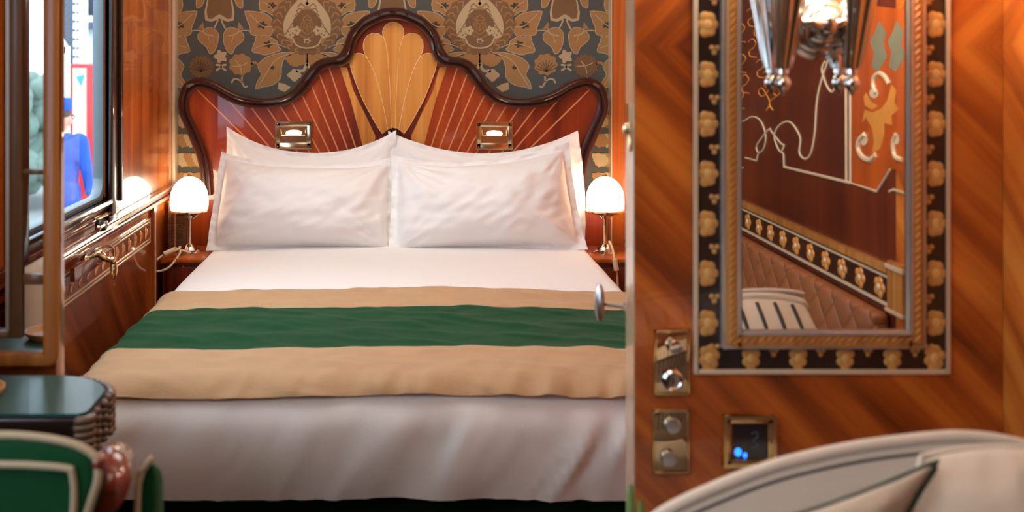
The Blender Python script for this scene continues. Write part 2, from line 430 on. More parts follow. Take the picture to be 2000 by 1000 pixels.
# wreath
wpoly(blob(1300, 230, 345, 300, 72, 18, 0.03), 2, 5, both=False)
for i in range(11):
    a0 = PI*0.5+0.25+i*0.27
    wstroke([(1300+250*math.cos(a0), 240+225*math.sin(a0)), (1300+300*math.cos(a0+0.16), 240+265*math.sin(a0+0.16)), (1300+330*math.cos(a0+0.02), 240+285*math.sin(a0+0.02))], 12, 1, 6)
wpoly(blob(1300, 250, 225, 235, 48, 24, 0.02), 1, 6, both=False)
wpoly(blob(1300, 290, 150, 200, 40), 2, 7, both=False)
for i in range(4):
    wstroke([(1300, 150+i*40), (1260-i*14, 190+i*45), (1300, 260+i*40)], 8, 1, 8)
wstroke([(1290, 0),(1200, 75),(1130, 180),(1112, 270),(1128, 350)], 92, 3, 8)
for i in range(7):
    t = i/6.0; cx = 1245-130*t+18*math.sin(t*3); cy = 60+270*t
    wstroke([(cx-38, cy+14), (cx-6, cy-22), (cx+34, cy+6)], 9, 2, 10)
wpoly(blob(1195, 300, 42, 42, 30, 5, 0.2), 3, 11); wpoly(blob(1135, 342, 36, 36, 30, 5, 0.2), 3, 11)
wpoly(blob(1195, 300, 9, 9, 10), 2, 12); wpoly(blob(1135, 342, 8, 8, 10), 2, 12)
wstroke([(1160,372),(1185,430),(1240,462),(1300,470)], 16, 3, 12)
wpoly(blob(1300, 400, 34, 26, 18, 5, 0.2), 3, 12, both=False); wpoly(blob(1300, 405, 20, 16, 14), 2, 13, both=False)
# heart leaves, bells, stars and roses of the second axis
leafshape([(480,330),(540,268),(630,290),(680,340),(670,400),(600,460),(565,525),(520,500),(488,420)], 1, 3, amp=5)
wpoly([(618,290),(632,212),(682,280)], 1, 3)
wstroke([(530,350),(600,335),(650,300),(750,302)], 12, 3, 5)
wstroke([(585,340),(560,420)], 6, 3, 5)
def bell(sx):
    f = lambda pts: [(XB_-15+sx*(a-445), b) for a, b in pts]
    wpoly(f([(445,-60),(560,-40),(592,120),(585,200),(520,212),(460,190),(445,178)]), 3, 4, both=False)
    wpoly(f([(445,-60),(545,-40),(572,110),(560,180),(520,185),(470,150),(445,140)]), 2, 5, both=False)
    wstroke(f([(462,195),(480,240),(505,285)]), 16, 3, 4, both=False)
    leafshape(f([(590,-10),(660,-60),(670,70),(620,60)]), 1, 4, both=False, amp=4)
bell(1); bell(-1)
wpoly(blob(455, 552, 58, 58, 40, 5, 0.22, PI), 3, 4, both=False)
for s_ in (1, -1):
    wstroke([(460-s_*52, 632),(460-s_*10, 640),(460+s_*4, 660),(460+s_*50, 690)], 20, 3, 4, both=False)
wpoly(blob(650, 630, 112, 104, 54, 9, 0.07), 1, 3, both=False, ks=(0,)); wpoly(blob(4020, 640, 118, 108, 64, 16, 0.1), 2, 3, both=False, ks=(0,)); wstroke([(600,590),(650,640),(720,610)], 9, 3, 5, both=False); wstroke([(560,650),(640,650),(660,720)], 9, 3, 5, both=False)
wstroke([(750,625),(790,610),(830,640)], 24, 1, 3, both=False)
wpoly(blob(265, 655, 118, 108, 64, 16, 0.1), 2, 3, both=False, ks=(0,)); wpoly(blob(3630, 630, 112, 104, 54, 9, 0.07), 1, 3, both=False, ks=(0,))
for i in range(9):
    a0 = 0.2+i*0.35; wstroke([(265, 700), (265+60*math.cos(-a0), 690+60*math.sin(-a0)), (265+100*math.cos(-a0), 680+92*math.sin(-a0))], 6, 4, 4, both=False)
wstroke([(560,812),(590,770),(650,790),(690,850),(718,838)], 17, 3, 4); wstroke([(665,745),(660,800)], 15, 3, 4)
wpoly(blob(1175, 735, 62, 56, 30, 4, 0.14), 3, 4); wstroke([(1190,690),(1260,690),(1300,620)], 30, 3, 4)
wpoly([(1020,805),(1080,818),(1142,852),(1080,900),(1012,872)], 3, 4)
# lower repeat beside the lamps
for k in range(12):
    x0 = 20+ (k % 3)*80; y0 = 1120+(k//3)*190
    for xx in (x0, 4265-x0):
        wpoly(toothed([(xx, y0), (xx+120, y0+10), (xx+160, y0+90), (xx+60, y0+130), (xx+10, y0+70)], 8), 1 if k % 2 else 3, 3+k, both=False, vs=(0,), ks=(0,))
tag(wb.build('wall_back', [M['wp_bg'], M['wp_tan'], M['wp_brown'], M['wp_light'], M['wp_dark']], weld=False), 'blue grey and gold floral brocade wall above the headboard', 'wall', kind='structure')
# red-brown dado behind the night tables
tag(MB().box(XL+0.012, XR-0.05, 4.172, YB-0.006, 0, 0.742).build('trim_3', M['hb'], bevel=0.004), 'red mahogany dado below the wallpaper', 'trim', kind='structure')

# ------------------------------------------------------------------ window joinery
def window(name, w, label):
    root = thing(name, (XL, w[0], w[2]), label, 'window', kind='structure')
    y0, y1, z0, z1 = w
    fr = MB()
    def ring(a, xa, xb, mi=0, ow=0.0):
        # four mitred mouldings round the opening
        fr.box(xa, xb, y0-a, y0-ow, z0-a, z1+a, mi); fr.box(xa, xb, y1+ow, y1+a, z0-a, z1+a, mi)
        fr.box(xa, xb, y0-ow, y1+ow, z1+ow, z1+a, mi); fr.box(xa, xb, y0-ow, y1+ow, z0-a*0.32, z0-ow, mi)
    ring(0.10, XL+0.0005, XL+0.014); ring(0.055, XL+0.0005, XL+0.024)
    fr.box(XL, XL+0.03, y1+0.075, y1+0.1, z0-0.02, z1+0.1)
    fr.build('window_frame', M['winframe'], root, bevel=0.004)
    sa = MB()
    xi, xo = XL-0.034, XL-0.003
    sa.box(xi, xo, y1-0.012, y1, z0, z1); sa.box(xi, xo, y0, y0+0.012, z0, z1)
    sa.box(xi, xo, y0, y1, z1-0.012, z1); sa.box(xi, xo, y0, y1, z0, z0+0.012)
    # rounded corners of the sash
    for (yy, sy) in ((y1-0.012, -1), (y0+0.012, 1)):
        pts = [Vector((xi, yy, z0+0.012))]+[Vector((xi, yy+sy*(0.05-0.05*math.cos(t*PI/16)), z0+0.012+0.05-0.05*math.sin(t*PI/16))) for t in range(9)]
        sa.prism(pts, (xo-xi, 0, 0))
    sa.build('sash', M['sash'], root, bevel=0.003)
    MB().box(XL-0.032, XL-0.028, y0+0.01, y1-0.01, z0+0.01, z1-0.01).build('window_pane', M['glass'], root)
    return root
window('window_1', W1, 'train window beside the bed with dark moulded frame')
window('window_2', W2, 'train window of the sitting end, seen in the left mirror')

# dado rail and inlaid band under the window
dr = MB()
dr.box(XL, XL+0.030, YN, 4.12, 0.792, 0.803); dr.box(XL, XL+0.016, YN, 4.12, 0.772, 0.792); dr.box(XL, XL+0.024, YN, 4.12, 0.758, 0.772)
dr.box(XL, XL+0.020, YN, 3.30, 0.820, 0.828)
tag(dr.build('trim_4', M['rail'], bevel=0.003), 'moulded mahogany rail under the train window', 'trim', kind='structure')
bn = MB()
bn.box(XL, XL+0.004, 1.97, 3.78, 0.628, 0.722, 0)
for z in (0.634, 0.645, 0.706, 0.716): bn.box(XL, XL+0.006, 1.97, 3.76, z-0.002, z+0.002, 1)
bn.box(XL, XL+0.006, 3.755, 3.760, 0.634, 0.716, 1)
for k in range(23):
    yy = 3.70-k*0.075
    for j in range(3):
        c = (XL+0.005, yy+0.012*math.cos(j*2.09), 0.676+0.012*math.sin(j*2.09)); bn.ball(c, (0.002, 0.012, 0.012), 2, 8, 6)
bn.box(XL, XL+0.016, 3.775, 3.81, 0, 0.758, 3); bn.box(XL, XL+0.018, 3.785, 3.792, 0.05, 0.74, 1)
tag(bn.build('trim_5', [M['lwall_low'], M['string_pale'], M['scroll'], M['lwall']]), 'inlaid flower band along the lower window wall', 'trim', kind='structure')

# brass and glass shelf bracket under the window
br = thing('folding_bracket', (XL+0.03, 2.98, 0.70), 'brass folding bracket with a ring handle on the window wall', 'bracket')
m_ = MB(); m_.box(XL+0.016, XL+0.03, 2.82, 3.08, 0.695, 0.735); m_.build('back_plate', M['rail'], br, bevel=0.003)
m_ = MB(); m_.tube(catmull([W(150, 508, 2.95)+Vector((0.02, 0, 0)), W(170, 496, 2.97)+Vector((0.03, 0, 0)), W(186, 504, 2.99)+Vector((0.025, 0, 0)), W(204, 508, 3.0)+Vector((0.02, 0, 0))], 6), [0.008]*6+[0.011]*6+[0.009]*7, 10)
m_.ball(W(152, 506, 2.95)+Vector((0.02, 0, 0)), 0.013); m_.ball(W(205, 508, 3.0)+Vector((0.02, 0, 0)), 0.012)
m_.build('arm', M['brass_pale'], br)
rg = [W(203, 524, 3.0)+Vector((0.028+0.007*math.cos(t*PI/10), 0, 0.028*math.sin(t*PI/10))) for t in range(20)]
MB().tube(rg, 0.004, 8, closed=True).build('ring', M['brass'], br)
m_ = MB(); m_.tube(catmull([W(165, 494, 2.97)+Vector((0.02, 0, 0)), W(180, 486, 2.98)+Vector((0.02, 0, 0.004)), W(206, 486, 3.0)+Vector((0.02, 0, 0.004)), W(208, 510, 3.0)+Vector((0.02, 0, 0))], 6), 0.0035, 8)
m_.build('bail', M['brass_pale'], br)
lt = thing('window_latch', (XL+0.02, 3.02, 0.81), 'dark knob latch with brass tip below the train window', 'latch')
MB().lathe([(0.0, 0.0), (0.017, 0.001), (0.019, 0.018), (0.014, 0.03), (0.0, 0.033)], (XL+0.02, 3.05, 0.812), 16, axis='x', cap=False).build('knob', M['winframe'], lt)
m_ = MB(); m_.tube([(XL+0.046, 3.03, 0.815), (XL+0.052, 2.97, 0.818)], 0.006, 8); m_.ball((XL+0.052, 2.965, 0.818), 0.008); m_.tube([(XL+0.02, 3.03, 0.832), (XL+0.03, 3.12, 0.836)], 0.004, 8)
m_.build('lever', M['brass_pale'], lt)

# ------------------------------------------------------------------ headboard
HBY = 4.10
hb = thing('headboard', (-0.045, 4.17, 0.30), 'scalloped red mahogany headboard with fan inlay', 'headboard')
HB = lambda px, py, dy=0.0: Vector(((px-VX)*HBY/F, HBY-dy, H-(py-VY)*HBY/F))
out_l = [(768,15),(748,17),(730,24),(712,32),(698,43),(686,56),(678,70),(671,92),(662,106),(653,110),(634,113),(615,122),(597,142),(580,166),(560,182),(535,190),(503,190),(474,184),(448,173),(426,160),(404,152),(384,151),(365,159),(354,175),(349,198),(351,220),(360,242),(372,272),(384,302),(392,335),(396,380)]
inn_l = [(768,38),(752,40),(738,46),(722,54),(712,61),(703,72),(697,84),(692,106),(682,122),(667,130),(642,133),(630,139),(614,158),(598,180),(572,200),(540,210),(503,211),(468,206),(440,194),(420,182),(398,174),(388,173),(376,180),(370,190),(369,204),(371,220),(380,240),(393,268),(404,296),(412,330),(416,380)]
mir = lambda L: [(2*768-x, y) for x, y in L]
def smooth2(L, k=4): return [(p.x, p.y) for p in catmull([Vector((a, b, 0)) for a, b in L], k)]
ol, il = smooth2(out_l), smooth2(inn_l)
outer = ol[::-1]+mir(ol)[1:]; inner = il[::-1]+mir(il)[1:]
mid = [((a[0]+b[0])/2, (a[1]+b[1])/2) for a, b in zip(outer, inner)]
pn = [HB(x, y, -0.015) for x, y in mid]+[HB(2*768-406, 560, -0.015), HB(406, 560, -0.015)]
MB().prism(pn, (0, 0.05, 0)).build('panel', M['hb'], hb)
# moulding: rounded section swept between the two outlines, with a groove
fr = MB(); prof = [(0.0, -0.03), (0.0, 0.016), (0.10, 0.026), (0.25, 0.031), (0.45, 0.029), (0.60, 0.020), (0.66, 0.017), (0.74, 0.021), (0.88, 0.020), (1.0, 0.010), (1.0, -0.012)]
vs = []; n = len(outer)
for a, b in zip(outer, inner):
    for t, d in prof: vs.append(HB(a[0]+(b[0]-a[0])*t, a[1]+(b[1]-a[1])*t, d))
Lp = len(prof); fr.add(vs, [(i*Lp+j, i*Lp+j+1, (i+1)*Lp+j+1, (i+1)*Lp+j) for i in range(n-1) for j in range(Lp-1)])
fr.build('moulding', M['hb_dark'], hb)
# light wedges and rosewood between
def flat(pts, d, name, mat, th=0.0012):
    return MB().prism([HB(x, y, d) for x, y in pts], (0, th+0.0005, 0)).build(name, mat, hb)
PY = 0.0 - 0.015
def onp(d): return PY+d
dk = [(677,131),(768,120),(859,131),(802,272),(768,280),(734,272)]
flat(dk, onp(0.0008), 'rosewood_field', M['inlay_dark'])
wl = [(663,131),(677,132),(690,177),(701,200),(714,226),(733,266),(728,300),(713,306),(700,254),(684,194),(671,155)]
flat(wl, onp(0.0016), 'wedge_inlay', M['inlay']); flat(mir(wl), onp(0.0016), 'wedge_inlay', M['inlay'])
# fan: five lobes, each its own piece of veneer
def lobe(L, R, top, name='fan_lobe'):
    # L,R base points up to the shoulder, top arc between
    pts = catmull([Vector((x, y, 0)) for x, y in L+top+R], 5)
    return [(p.x, p.y) for p in pts]
lob3 = [(747,262),(736,246),(722,221),(709,197),(697,168),(686,138),(683,118),(688,108),(699,104),(710,107),(718,116),(730,140),(742,180),(751,220),(757,254)]
lob2 = [(757,254),(751,220),(742,180),(730,140),(718,116),(710,98),(710,82),(717,70),(729,65),(741,67),(750,76),(756,100),(760,150),(763,205),(764,252)]
lob1 = [(764,252),(763,205),(760,150),(756,100),(750,76),(747,62),(753,49),(768,43),(783,49),(789,62),(786,76),(780,100),(776,150),(773,205),(772,252)]
for L in (lob3, lob2): 
    for LL in (L, mir(L)): flat([(p.x, p.y) for p in catmull([Vector((a, b, 0)) for a, b in LL], 3, closed=False)], onp(0.0026), 'fan_lobe', M['inlay'])
flat([(p.x, p.y) for p in catmull([Vector((a, b, 0)) for a, b in lob1], 3)], onp(0.0026), 'fan_lobe', M['inlay'])
sg = MB()
for L in (lob3, lob2, lob1, mir(lob3), mir(lob2)):
    q = catmull([Vector((a, b, 0)) for a, b in L], 3); sg.tube([HB(p.x, p.y, onp(0.0032)) for p in q], 0.0013, 5)
sg.build('fan_outline', M['fan_line'], hb)
flat([(768+16*math.cos(t*PI/12), 266-16*math.sin(t*PI/12)) for t in range(13)]+[(752, 300), (784, 300)][::-1], onp(0.004), 'fan_base', M['hb_dark'], 0.004)
rays = [((642,131),(698,300)),((622,142),(682,302)),((607,166),(664,304)),((588,184),(647,306)),((567,197),(629,308)),((545,206),(612,310)),((520,210),(590,312)),((488,208),(566,312)),((445,196),(545,310)),((384,176),(520,310))]
for a, b in rays:
    for pa, pb in ((a, b), (mir([a])[0], mir([b])[0])):
        d = Vector((pb[0]-pa[0], pb[1]-pa[1], 0)).normalized(); nn = Vector((-d.y, d.x, 0))*1.35
        flat([(pa[0]+nn.x, pa[1]+nn.y), (pb[0]+nn.x, pb[1]+nn.y), (pb[0]-nn.x, pb[1]-nn.y), (pa[0]-nn.x, pa[1]-nn.y)], onp(0.0012), 'stringing', M['string'])

# reading lights let into the headboard
def reading_light(cx, cy, label):
    c = HB(cx, cy, 0)
    fy = HBY+0.015         # face of the panel
    r = thing('reading_light', (c.x, fy, c.z), label, 'reading light', 'brass reading lights on the headboard')
    w, h = 0.070, 0.052
    f = MB()
    f.box(c.x-w, c.x+w, fy-0.012, fy, c.z+h-0.018, c.z+h); f.box(c.x-w, c.x+w, fy-0.012, fy, c.z-h, c.z-h+0.022)
    f.box(c.x-w, c.x-w+0.018, fy-0.012, fy, c.z-h, c.z+h); f.box(c.x+w-0.018, c.x+w, fy-0.012, fy, c.z-h, c.z+h)
    f.build('frame', M['brass_pale'], r, bevel=0.003)
    g = MB(); g.box(c.x-w+0.018, c.x+w-0.018, fy-0.003, fy-0.001, c.z-h+0.02, c.z+h-0.018); g.build('reflector', M['brass_pale'], r)
    lf = MB(); lf.box(c.x-0.050, c.x+0.050, fy-0.018, fy-0.003, c.z-0.004, c.z+0.000); lf.box(c.x-0.050, c.x-0.046, fy-0.018, fy-0.003, c.z-0.004, c.z+0.022); lf.box(c.x+0.046, c.x+0.050, fy-0.018, fy-0.003, c.z-0.004, c.z+0.022)
    lf.build('lamp_tray', M['brass'], r, bevel=0.001)
    b = MB(); b.ball((c.x, fy-0.010, c.z+0.008), (0.031, 0.008, 0.010)); b.build('bulb', M['bulb'], r)
    for sx in (-1, 1):
        for sz in (-1, 1):
            s = MB(); s.lathe([(0.0035, 0), (0.003, -0.0015), (0.0, -0.002)], (c.x+sx*(w-0.008), fy-0.012, c.z+sz*(h-0.008)), 10, axis='y', cap=False); s.build('screw', M['brass'], r)
    return r
reading_light(573, 264, 'brass reading light on headboard above the left pillows')
reading_light(966, 265, 'brass reading light on headboard above the right pillows')

# ------------------------------------------------------------------ bed
BX, BA, ZT, TH_ = -0.02, 0.70, 0.595, 4.08
def roll(s, a, r):
    sg_ = 1 if s >= 0 else -1; s = abs(s); f = a-r
    if s < f: return sg_*s, 0.0
    arc = s-f
    if arc < r*PI/2: return sg_*(f+r*math.sin(arc/r)), r*(1-math.cos(arc/r))
    return sg_*a, r+(arc-r*PI/2)
def cloth_pos(s, t, off=0.0, fold=1.0):
    x, dx = roll(s, BA, 0.04); q, dq = roll(t, 1.87, 0.085)
    d = (dx**4+dq**4)**0.25
    y = TH_-q; z = ZT-d
    z += 0.012*(1-(x/BA)**2)*max(0.0, 1-dq*6) - 0.0
    # slack of the cloth
    nz = noise.noise(Vector((x*2.2, y*2.6, 3.1)))*0.005+noise.noise(Vector((x*6+y*4, y*5-x*3, 7.7)))*0.0018
    if dx < 0.02: z += nz*fold*(1 if dq < 0.02 else 0.3)
    if dq > 0.03:
        k = min(1, (dq-0.03)/0.08)
        u = s*1.0+dq*0.60
        f1 = noise.noise(Vector((u*9, 0.4, dq*2.0)))*0.016
        f2 = (max(0, noise.noise(Vector((u*24, 2.4, dq*3.5))))*0.030+max(0, noise.noise(Vector((u*46+dq*6, 5.4, dq*4))))*0.018)*(0.35+0.65*max(0, min(1, (s+0.05)*2)))
        y -= k*(f1+f2)*fold+0.018*math.sin(min(1, (dq-0.03)/0.2)*PI)
    return Vector((BX+x, y-off*(1 if dq > 0.02 else 0), z+off*(1 if d < 0.07 else 0.35))) if off else Vector((BX+x, y, z))
bed = thing('bed', (BX, 3.15, 0), 'double bed with white mattress on a dark green base', 'bed')
MB().box(BX-0.66, BX+0.66, 2.30, 4.08, 0.0, 0.345).build('bed_base', M['green_dark'], bed, bevel=0.02, seg=3)
MB().box(BX-0.675, BX+0.675, 2.27, 4.08, 0.35, 0.565).build('mattress', M['white'], bed, bevel=0.05, seg=4)
cv = MB(); cv.grid(lambda u, v: cloth_pos(-0.93+u*1.86, 0.10+v*1.955), 120, 170)
cvo = cv.build('coverlet', M['white'], loc=(BX, 3.2, ZT), sharp=3.0, up=True)
sol = cvo.modifiers.new('thick', 'SOLIDIFY'); sol.thickness = 0.008; sol.offset = -1
tag(cvo, 'plain white coverlet tucked over the double bed', 'coverlet')
rn = thing('bed_runner', (BX, 2.7, ZT), 'beige velvet bed runner with a wide green middle band', 'bed runner')
def runner(name, t0, t1, mat, off, nv, parent):
    def fn(u, v):
        s = -0.80+u*1.60
        sag = 0.020*math.sin(u*PI)+0.006*math.sin(u*9)
        t = t0+(t1-t0)*v+sag
        p = cloth_pos(s, t, 0, 1.0)
        e = 1e-3
        a = cloth_pos(s+e, t, 0, 0.0)-cloth_pos(s-e, t, 0, 0.0); b = cloth_pos(s, t+e, 0, 0.0)-cloth_pos(s, t-e, 0, 0.0)
        nrm = b.cross(a); nrm = nrm.normalized() if nrm.length > 1e-9 else Vector((0, 0, 1))
        if nrm.z < -0.2: nrm = -nrm
        cr = 0.006*noise.noise(Vector((s*4+t*9, t*11-s*3, 5)))+0.009*max(0, noise.noise(Vector((s*5+t*3, t*20-s*8, 2))))+0.0022*noise.noise(Vector((s*16, t*20+s*9, 9)))
        if v > 0.45 and name == 'front_band': cr += (0.022*max(-0.1, noise.noise(Vector((s*15+t*6, t*3, 2.2))))+0.010*max(-0.1, noise.noise(Vector((s*34+t*8, t*4, 6.2)))))*(v-0.45)/0.55*(0.4+0.6*min(1, max(0, s+0.5)))
        return p+nrm*(off+max(cr, -0.002))
    m = MB(); m.grid(fn, 150, nv)
    o = m.build(name, mat, parent, sharp=3.0, up=True)
    q = o.modifiers.new('thick', 'SOLIDIFY'); q.thickness = 0.005; q.offset = -1
    return o
g_ = runner('back_band', 0.970, 1.195, M['beige'], 0.011, 26, rn); g_['label'] = 'beige velvet band nearest the pillows'
g_ = runner('green_band', 1.195, 1.585, M['green'], 0.011, 44, rn); g_['label'] = 'wide green velvet middle band'
g_ = runner('front_band', 1.585, 1.838, M['beige'], 0.011, 40, rn); g_['label'] = 'beige velvet band over the foot edge'

# pillows
def pillow(TL, TR, BR, BL, thick, sag, seed, label, flange=0.055, back=0.5, ear=2.6):
    TL, TR, BR, BL = [W(*p) for p in (TL, TR, BR, BL)]
    nrm = (TR-BL).cross(TL-BR).normalized()
    if nrm.y > 0: nrm = -nrm
    def base(u, v):
        p = (TL*(1-u)+TR*u)*(1-v)+(BL*(1-u)+BR*u)*v
        dn = ((BL-TL)*(1-u)+(BR-TR)*u).normalized(); rt = ((TR-TL)*(1-v)+(BR-BL)*v).normalized()
        eu = 1-abs(2*u-1)**ear; ev = 1-abs(2*v-1)**ear
        p = p+dn*sag['t']*eu*(1-v)-dn*sag.get('b', 0)*eu*v+rt*sag.get('l', 0)*ev*(1-u)-rt*sag.get('r', 0)*ev*u
        return p
    fu, fv = flange*0.72, flange
    def side(sgn, tk):
        def fn(u, v):
            p = base(u, v)
            U = (u-fu)/(1-2*fu)*2-1; V = (v-fv)/(1-2*fv)*2-1
            rip = 0.0035*noise.noise(Vector((u*26, v*20, seed+3.0)))
            if abs(U) >= 1 or abs(V) >= 1:
                edge = max(abs(U), abs(V))-1
                return p+nrm*(sgn*0.0025+rip*1.6+0.004*math.sin(u*31+v*23+seed)*min(1, edge*14))
            T = tk*((1-abs(U)**2.6)*(1-abs(V)**2.6))**0.55
            # creases fanning from corners
            w = 0.0
            for ci, (cu, cvv) in enumerate(((-1, -1), (1, -1), (1, 1), (-1, 1))):
                dx, dy = U-cu, (V-cvv)*0.75; d = math.hypot(dx, dy); an = math.atan2(dy, dx)
                amp = (0.026, 0.018, 0.013, 0.013)[(ci+int(seed)) % 4]
                w += amp*noise.noise(Vector((an*5.5+seed, d*0.8, ci*3.0+seed)))*math.exp(-d*1.3)*min(1, d*5)
            w += 0.010*noise.noise(Vector((u*5+v*2+seed, v*5-u*2, seed)))+0.005*noise.noise(Vector((u*16+v*7, v*12+seed, 1.0)))
            lo = math.sin(max(0.0, min(1.0, (V+1)/2))*PI*0.92+0.2)
            return p+nrm*sgn*(T*(0.85+0.15*lo)+0.0025+w*min(1, T*25))
        return fn
    m = MB(); m.grid(side(1, thick*(1-back)*1.0), 84, 60); m.grid(side(-1, thick*back*0.5), 60, 40) if False else None
    m2 = side(-1, thick*back)
    m.grid(m2, 84, 60)
    c = (BL+BR)/2
    o = m.build('pillow', M['pillow'], loc=c, sharp=3.0)
    return tag(o, label, 'pillow', 'white pillows on the bed')
pillow((443, 247, 4.045), (774, 254, 4.045), (776, 480, 3.965), (420, 480, 3.965), 0.10, {'t': 0.095, 'l': 0.012}, 1.0, 'white pillow against headboard, behind the front pillow on the left', ear=2.2)
pillow((758, 256, 4.05), (1128, 255, 4.045), (1142, 480, 3.965), (768, 480, 3.965), 0.10, {'t': 0.088, 'r': -0.012}, 2.0, 'white pillow with upright corner behind the creased right front pillow', ear=2.0)
pillow((432, 296, 3.945), (774, 306, 3.945), (772, 497, 3.81), (403, 490, 3.81), 0.19, {'t': 0.040, 'l': 0.0, 'b': 0.006, 'r': 0.006}, 3.0, 'smooth white pillow at front left of the bed', back=0.3)
pillow((764, 302, 3.935), (1112, 276, 3.945), (1148, 488, 3.81), (757, 502, 3.80), 0.19, {'t': 0.052, 'r': 0.012, 'b': 0.008, 'l': 0.006}, 4.0, 'creased white pillow at front right of the bed', ear=2.2, back=0.3)

# ------------------------------------------------------------------ night tables and lamps
def night_table(x0, x1, label, knobx):
    r = thing('night_table', ((x0+x1)/2, 4.0, 0), label, 'night table', 'mahogany night tables beside the bed')
    MB().box(x0+0.004, x1-0.004, 3.875, 4.108, 0.02, 0.535).build('body', M['mahog'], r, bevel=0.004)
    MB().box(x0, x1, 3.855, 4.112, 0.535, 0.555).build('top', M['post'], r, bevel=0.006)
    d = MB().box(x0+0.02, x1-0.02, 3.867, 3.876, 0.40, 0.52).build('drawer', M['mahog'], r, bevel=0.003)
    MB().lathe([(0.004, 0), (0.004, -0.01), (0.009, -0.016), (0.009, -0.02), (0.0, -0.024)], (knobx, 3.867, 0.455), 14, axis='y', cap=False).build('knob', M['brass'], d)
    return r
night_table(-0.903, -0.735, 'small mahogany night table left of the bed, by the window', -0.77)
night_table(0.692, 0.866, 'small mahogany night table right of the bed, by the door', 0.78)

def lamp(x, y, label):
    zb = 0.555
    r = thing('table_lamp', (x, y, zb), label, 'table lamp', 'domed opal bedside lamps')
    MB().lathe([(0.0, 0), (0.044, 0.0), (0.045, 0.006), (0.036, 0.011), (0.030, 0.013), (0.026, 0.022), (0.018, 0.030), (0.012, 0.036), (0.0, 0.036)], (x, y, zb), 32, cap=False).build('base', M['chrome'], r)
    m = MB().lathe([(0.011, 0.034), (0.0095, 0.05), (0.0095, 0.130), (0.014, 0.137), (0.014, 0.143), (0.0, 0.143)], (x, y, zb), 20, cap=False)
    m.build('stem', M['chrome'], r)
    m = MB().lathe([(0.0, 0.176), (0.022, 0.178), (0.05, 0.186), (0.066, 0.193), (0.0735, 0.195), (0.0735, 0.201), (0.068, 0.204), (0.0, 0.204)], (x, y, zb-0.035), 36, cap=False)
    m.build('gallery', M['brass_pale'], r)
    arms = MB()
    for k in range(3):
        t = k*2.094+0.3; arms.tube([(x+0.012*math.cos(t), y+0.012*math.sin(t), zb+0.131), (x+0.04*math.cos(t), y+0.04*math.sin(t), zb+0.151)], 0.004, 8)
    arms.build('arm', M['chrome'], r)
    pr = [(0.070, 0.203), (0.0715, 0.225), (0.071, 0.245), (0.068, 0.265), (0.061, 0.284), (0.050, 0.301), (0.036, 0.314), (0.020, 0.322), (0.008, 0.325), (0.0, 0.3255)]
    MB().lathe(pr, (x, y, zb-0.035), 40, cap=False).build('lamp_shade', M['shade'], r)
    MB().lathe([(0.012, 0.3235), (0.013, 0.328), (0.007, 0.331), (0.005, 0.336), (0.0, 0.338)], (x, y, zb-0.035), 16, cap=False).build('finial', M['brass'], r)
    return r
lamp_l = lamp(-0.815, 3.955, 'lit white dome lamp on the night table left of the bed')
lamp_r = lamp(0.760, 3.955, 'lit white dome lamp on the night table right of the bed')
# cords with inline switches (one part per lamp)
cl = MB().tube(catmull([(-0.80, 3.92, 0.562), (-0.86, 3.90, 0.585), W(352, 492, 3.88), W(330, 522, 3.84)+Vector((0, 0, 0)), W(305, 530, 3.83), W(298, 518, 3.83), W(316, 500, 3.85), W(345, 488, 3.87), W(352, 482, 3.9)], 8), 0.0042, 8).build('cord', M['cord'], lamp_l)
MB().tube([W(320, 497, 3.85), W(342, 487, 3.865)], [0.010, 0.010], 10).build('cord_switch', M['cord'], cl, bevel=0.002)
cr_ = MB().tube(catmull([(0.775, 3.93, 0.565), W(1190, 472, 3.9), W(1197, 488, 3.86), W(1201, 512, 3.845), W(1206, 545, 3.845), W(1210, 640, 3.845)], 8), 0.0042, 8).build('cord', M['cord'], lamp_r)
MB().tube([W(1201, 506, 3.84), W(1204, 528, 3.838)], [0.010, 0.010], 10).build('cord_switch', M['cord'], cr_)
# woven box behind the left lamp
bxr = thing('woven_box', (-0.872, 4.03, 0.555), 'tall narrow woven cane box behind the left bedside lamp', 'box')
MB().box(-0.903, -0.842, 3.99, 4.10, 0.555, 0.738).build('box_body', M['wicker'], bxr, bevel=0.004)
MB().box(-0.905, -0.840, 3.988, 4.102, 0.738, 0.748).build('box_lid', M['post'], bxr, bevel=0.003)
MB().box(-0.878, -0.872, 3.986, 3.991, 0.557, 0.738).build('box_edge', M['string_pale'], bxr)

# ------------------------------------------------------------------ right wall of the sitting end (seen in the door mirror)
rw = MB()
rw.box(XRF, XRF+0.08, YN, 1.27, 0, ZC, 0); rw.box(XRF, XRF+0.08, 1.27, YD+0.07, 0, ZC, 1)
YM = 1.640    # silvered face of the mirror on the door
def MM(px, py, lift=0.0):
    Dv = XRF*F/(px-VX)
    return Vector((XRF-lift, 2*YM-Dv, H-(py-VY)*Dv/F))
def mstroke(pts, r=0.0028, mi=2, curve=True):
    q = [MM(x, y, 0.0005) for x, y in pts]
    if curve: q = catmull(q, 5)
    rw.tube(q, r, 6, mi)
def mpoly(pts, mi, lift=0.0008): rw.poly([MM(x, y, lift) for x, y in pts], mi)
mpoly([(1664,40),(1664,357),(1714,374),(1742,330),(1770,335),(1775,20),(1700,10)], 3)
mstroke([(1640,148),(1629,150),(1630,172),(1624,179),(1614,164),(1606,136),(1612,120)])
mstroke([(1618,118),(1604,160),(1596,200),(1592,260),(1584,300),(1572,310),(1562,298),(1564,272),(1558,256),(1546,240),(1534,238),(1520,248),(1513,268),(1524,296),(1532,284),(1526,280),(1508,258),(1503,252),(1488,270),(1478,286),(1482,298),(1492,290),(1496,264),(1486,236),(1470,228),(1454,236),(1436,240)])
